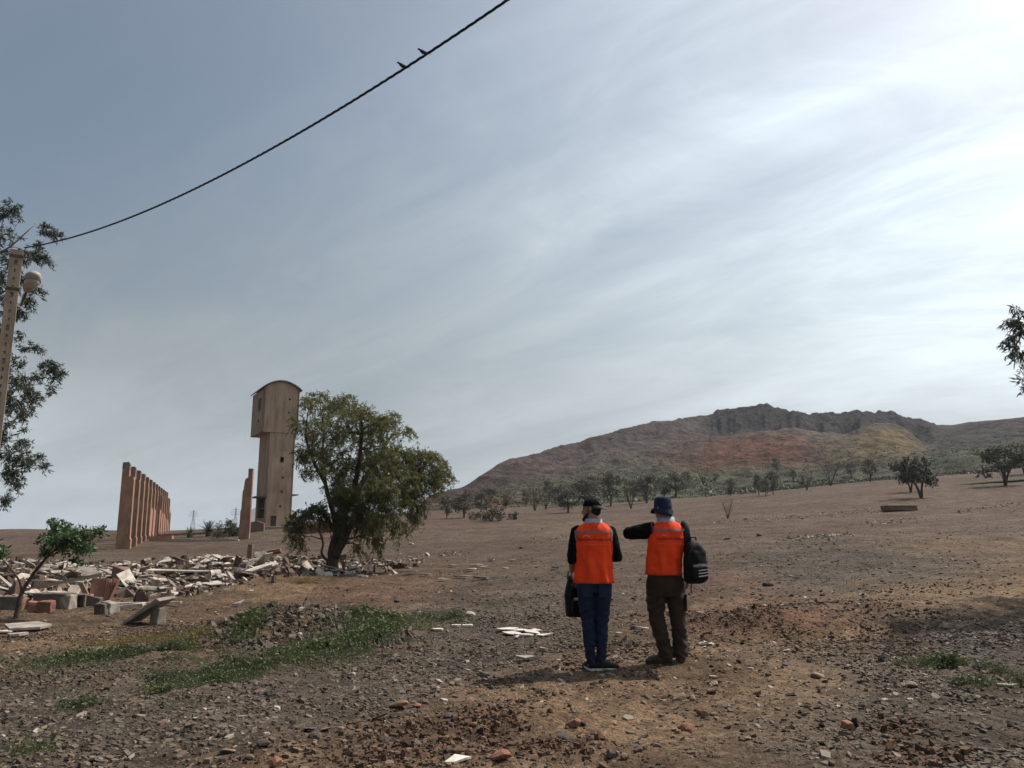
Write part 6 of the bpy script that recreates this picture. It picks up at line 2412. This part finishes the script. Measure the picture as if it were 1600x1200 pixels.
def person_two(root):
    hc = (.008, .03, 1.60)
    yaw = math.radians(32)
    tx = .045
    body = MB()
    p, R = head_shape(body, hc, yaw)
    body.tube([(.04, -.005, 1.38), (.032, .0, 1.45), (.02, .012, 1.51), (.012, .02, 1.56)], [(.078, .078), (.062, .064), (.058, .062), (.058, .06)], 14)
    body.rings([(.86, .0, 0, .15, .10), (1.0, .012, 0, .148, .095), (1.2, .03, 0, .152, .10), (1.35, .04, 0, .16, .095), (1.41, .04, 0, .13, .08), (1.44, .04, 0, .07, .06)], 20)
    SL, SR = (-.125, .01, 1.375), (.21, -.005, 1.385)
    EL, ER = (-.362, .10, 1.335), (.275, -.02, 1.12)
    WL, WR = (-.325, .35, 1.36), (.262, .06, .88)
    body.tube([SL, Vector(SL).lerp(Vector(EL), .5), EL, Vector(EL).lerp(Vector(WL), .5), WL], [.050, .046, .042, .038, .029], 12)
    body.tube([SR, Vector(SR).lerp(Vector(ER), .5), ER, Vector(ER).lerp(Vector(WR), .5), WR], [.050, .046, .042, .038, .029], 12)
    hand(body, WL, (.05, .95, .12), (-.2, 0, 1), 1.0, .25, 1)
    hand(body, WR, (-.1, .15, -1), (1, .2, 0), 1.0, .6, -1)
    legs = (((-.092, 0, .86), (-.100, .02, .47), (-.022, -.04, .10)), ((.100, 0, .86), (.125, .01, .47), (.137, .0, .10)))
    for L3 in legs:
        body.tube([L3[0], Vector(L3[0]).lerp(Vector(L3[1]), .5), L3[1], Vector(L3[1]).lerp(Vector(L3[2]), .4), L3[2], Vector(L3[2]) - Vector((0, 0, .05))], [.075, .068, .048, .046, .034, .034], 12)
    body.rings([(.80, 0, 0, .12, .09), (.9, 0, 0, .15, .10)], 16)
    link('body', remesh('body', body, .008, 3), m_skin, root)
    eyes(root, p, R)
    h = MB()
    h.ball(p(0, -.022, .022), (.0775, .090, .086), 16, 12, R)
    h.ball(p(0, -.050, -.025), (.066, .055, .045), 14, 10, R)
    link('hair', remesh('hair', h, .009, 2, lambda co: folds(co, .003, 50, 50)), m_hair, root)
    s = MB()
    s.rings([(.86, 0, 0, .168, .115), (1.0, .012, 0, .165, .11), (1.2, .03, 0, .168, .112), (1.33, .04, 0, .178, .108), (1.40, .042, 0, .155, .092), (1.45, .042, 0, .085, .075)], 24)
    S, E, W = map(Vector, (SL, EL, WL))
    s.tube([S + Vector((.04, 0, .0)), S.lerp(E, .3), S.lerp(E, .65), E, E.lerp(W, .5), E.lerp(W, .85)], [(.088, .082), (.088, .080), (.078, .072), (.066, .062), (.056, .056), (.046, .046)], 14)
    S, E, W = map(Vector, (SR, ER, WR))
    s.tube([S + Vector((-.09, 0, .02)), S + Vector((-.02, 0, .006)), S.lerp(E, .12), S.lerp(E, .35), S.lerp(E, .65), E, E.lerp(W, .5), E.lerp(W, .9)], [.040, .056, .065, .067, .062, .058, .050, .045], 14, ref=(0, 1, 0))
    s.ball(S + Vector((.004, 0, -.01)), (.062, .066, .062), 14, 10)
    link('shirt', remesh('shirt', s, .010, 4, lambda co: folds(co, .010, 14, 16, 5)), m_black, root)
    MB().tube([Vector((-.128, .01, 1.375)) + Vector((.012 * math.sin(w) * 0, .078 * math.sin(w), .080 * math.cos(w))) for w in np.linspace(0, 2 * math.pi, 25)], .010, 6).build('sleeve_trim', m_trim, root, smooth=True)
    j = MB()
    j.rings([(.68, .0, -.005, .14, .12), (.78, 0, -.008, .19, .135), (.86, 0, -.01, .192, .140), (.92, 0, -.005, .182, .13), (.99, .008, 0, .168, .115)], 24, 2.3)
    for L3 in legs:
        a, k, f_ = map(Vector, L3)
        j.tube([a, a.lerp(k, .35), a.lerp(k, .7), k, k.lerp(f_, .35), k.lerp(f_, .75), f_, f_ - Vector((0, 0, .045))], [(.112, .110), (.112, .104), (.100, .094), (.086, .086), (.082, .082), (.078, .078), (.080, .080), (.082, .082)], 16)

    def jf(co):
        k = folds(co, .014, 7, 12, 19) + folds(co, .012, 14, 28, 4) * (co[:, 2] < .38)
        return k + np.where(co[:, 2] < .32, .003 * np.sin(co[:, 2] * 80 + co[:, 0] * 60), 0) + np.where(np.abs(co[:, 2] - .62) < .12, .005 * np.sin(co[:, 2] * 70 - co[:, 0] * 40), 0)
    jo = link('trousers', remesh('trousers', j, .010, 3, jf), m_brown, root)
    MB().box((.205, -.02, .62), (.02, .13, .17)).build('side_pocket', m_brown, jo, bevel=.006)
    shoe(root, (-.03, -.045), (-.90, .10), m_boot, m_soled, .28, True)
    shoe(root, (.14, -.005), (.10, .95), m_boot, m_soled, .28, True)
    rings = [(.905, -.002, -.002, .178, .150), (1.0, .005, 0, .176, .138), (1.15, .018, 0, .178, .132), (1.28, .034, 0, .184, .130), (1.35, .043, 0, .188, .124), (1.388, .045, 0, .182, .113), (1.412, .045, 0, .162, .103), (1.438, .044, 0, .128, .094), (1.462, .042, 0, .090, .082)]
    vo, band, back = vest(root, rings, 6.1)
    band('hem', .907, .922, math.pi * 1.0, math.pi * 2.0, m_hem)
    band('reflective_band', 1.362, 1.386, math.pi * 1.03, math.pi * 1.97, m_grey)
    lettering(vo, back, 'GeodeAnalytics', .05, 1.275, .285, m_print, .030)
    mark(vo, back, [(-.05, 1.312), (-.022, 1.327), (.008, 1.310)], .004, 'chevron_mark', m_printw)
    mark(vo, back, [(x, 1.232) for x in np.linspace(-.08, .17, 14)], .002, 'underline_mark', m_underline)
    collar(root, (.036, .005), .090, .082, 1.432, 1.515)
    # bucket hat
    V = []
    n = 36
    prof = [(.0, .135), (.045, .134), (.080, .124), (.094, .104), (.099, .06), (.101, .022), (.110, .004), (.124, -.018), (.137, -.044), (.135, -.046), (.108, -.002), (.098, .02)]
    for (r, z) in prof:
        for k in range(n):
            w = 2 * math.pi * k / n
            wob = 0
            rr = r
            if r > .104:
                wob = .026 * math.sin(2 * w + 2.4) + .012 * math.sin(5 * w)
                rr = r * (1 + .04 * math.sin(3 * w + 1))
                back_k = max(0, -math.sin(w))
                rr *= 1 - .12 * back_k
                wob -= .018 * back_k * (r - .10) / .046
            crush = .006 * mnoise.noise(Vector((math.cos(w) * 2, math.sin(w) * 2, z * 20)))
            V.append(p((rr + crush) * .88 * math.cos(w), -.008 + (rr + crush) * 1.02 * math.sin(w), z + wob * min(1, max(0, (r - .10) / .04)) + (.4 * crush)))
    m = len(prof)
    ho = MB().add(V, [(i * n + k, i * n + (k + 1) % n, (i + 1) * n + (k + 1) % n, (i + 1) * n + k) for i in range(m - 1) for k in range(n)]).build('bucket_hat', m_navy, root, smooth=True)
    MB().tube([p(.1025 * .88 * math.cos(w), -.008 + .1025 * 1.02 * math.sin(w), .028) for w in np.linspace(0, 2 * math.pi, 33)], [(.006, .002)] * 33, 6, ref=(0, 0, 1)).build('hat_band', m_navy, ho)


person_two(P2)


# ---- bags
def backpack(root, W, D, Hh, stripes=False, seed=0):
    mb = MB()
    mb.rings([(0, 0, 0, W * .30, D * .30), (.02, 0, 0, W * .46, D * .46), (.10, 0, 0, W * .5, D * .5), (Hh * .5, 0, 0, W * .5, D * .48), (Hh * .72, 0, 0, W * .45, D * .42), (Hh * .88, 0, .01, W * .34, D * .32), (Hh * .96, 0, .012, W * .22, D * .2), (Hh, 0, .015, W * .10, D * .10)], 28, 2.5)
    link('bag_body', remesh('bag_body', mb, .011, 3, lambda co: folds(co, .008, 10, 10, seed)), m_pack, root)
    pk = MB()
    pk.rings([(.03, 0, -D * .42, W * .30, D * .18), (.06, 0, -D * .46, W * .40, D * .22), (Hh * .38, 0, -D * .46, W * .40, D * .20), (Hh * .46, 0, -D * .40, W * .32, D * .12)], 24, 3.0)
    po_ = link('front_pocket', remesh('front_pocket', pk, .009, 3, lambda co: folds(co, .005, 12, 12, seed + 2)), m_pack, root)
    MB().tube([(-W * .34, -D * .62, Hh * .40), (0, -D * .68, Hh * .415), (W * .34, -D * .62, Hh * .40)], .004, 5).build('zip', m_strap, po_)
    MB().tube([(-W * .42, -D * .25, Hh * .5), (-W * .35, -D * .36, Hh * .75), (0, -D * .30, Hh * .93), (W * .35, -D * .36, Hh * .75), (W * .42, -D * .25, Hh * .5)], .005, 5).build('zip', m_strap, root)
    MB().tube([(-.035, .02, Hh - .01), (-.03, .02, Hh + .03), (.03, .02, Hh + .03), (.035, .02, Hh - .01)], .009, 6).build('grab_handle', m_strap, root)
    if stripes:
        for k in range(3):
            z = Hh * .19 + .026 * k
            P = []
            for i in range(9):
                x = (-.055 + .11 * i / 8)
                P.append(Vector((x + .02, -D * .46 - D * .215 * (max(0, 1 - abs(x / (W * .41)) ** 3) ** (1 / 3)) - .010, z + .12 * x + .004 * k)))
            V = []
            for q in P:
                V += [q + Vector((0, 0, .005)), q - Vector((0, 0, .005))]
            MB().add(V, [(2 * i, 2 * i + 1, 2 * i + 3, 2 * i + 2) for i in range(8)]).build('white_stripe', m_sole, po_)


b1 = P1.location + Vector((-.185, .22, .50))
bag1 = empty('backpack', b1, .5)
backpack(bag1, .23, .17, .45, False, 2)
MB().tube([(-.08, .02, .40), (-.04, .06, .47), (.02, .05, .50), (.05, .02, .44)], [(.003, .014)] * 4, 6).build('shoulder_strap', m_strap, bag1)
MB().tube([(.02, -.10, .06), (.03, -.12, -.02), (.035, -.12, -.12), (.045, -.12, -.20)], [(.003, .007)] * 4, 6).build('loose_strap', m_strap, bag1)
tag(bag1, 'plain black backpack hanging from the hand of the man in jeans', 'backpack')
b2 = P2.location + Vector((.300, -.145, .82))
bag2 = empty('backpack', b2, .30)
backpack(bag2, .25, .18, .45, True, 7)
Rz = Matrix.Rotation(-.30, 3, 'Z')
sp = lambda v: Rz @ (Vector(v) - Vector((.300, -.145, .82)))
MB().tube([sp((.24, -.10, 1.22)), sp((.238, -.13, 1.33)), sp((.235, -.085, 1.445)), sp((.23, .0, 1.475)), sp((.235, .10, 1.42)), sp((.26, .13, 1.25)), sp((.29, .06, 1.0)), sp((.29, -.06, .92))],
          [(.006, .028)] * 8, 8, ref=(0, 0, 1)).build('shoulder_strap', m_strap, bag2, smooth=True)
MB().tube([sp((.36, -.06, 1.22)), sp((.41, -.10, 1.15)), sp((.425, -.12, 1.05)), sp((.41, -.12, .95))], [(.004, .016)] * 4, 8).build('loose_strap', m_strap, bag2)
MB().tube([sp((.26, -.12, .84)), sp((.25, -.13, .76)), sp((.262, -.12, .72))], [(.004, .010)] * 3, 6).build('waist_strap', m_grey, bag2)
tag(bag2, 'black backpack with three white stripes slung on the hatted man', 'backpack')

# ------------------------------------------------------------------ air
hz = MB().box((0, 0, 52), (9000, 9000, 116)).build('haze', None)
hm = bpy.data.materials.new('thin_haze')
hm.use_nodes = True
nt = hm.node_tree
nt.nodes.remove(nt.nodes['Principled BSDF'])
pv = nt.nodes.new('ShaderNodeVolumePrincipled')
pv.inputs['Color'].default_value = (.80, .88, 1.0, 1)
pv.inputs['Density'].default_value = 0.00018
pv.inputs['Anisotropy'].default_value = 0.35
nt.links.new(pv.outputs[0], nt.nodes['Material Output'].inputs['Volume'])
hz.data.materials.append(hm)
tag(hz, 'thin pale haze filling the air towards the hill', None, kind='stuff')
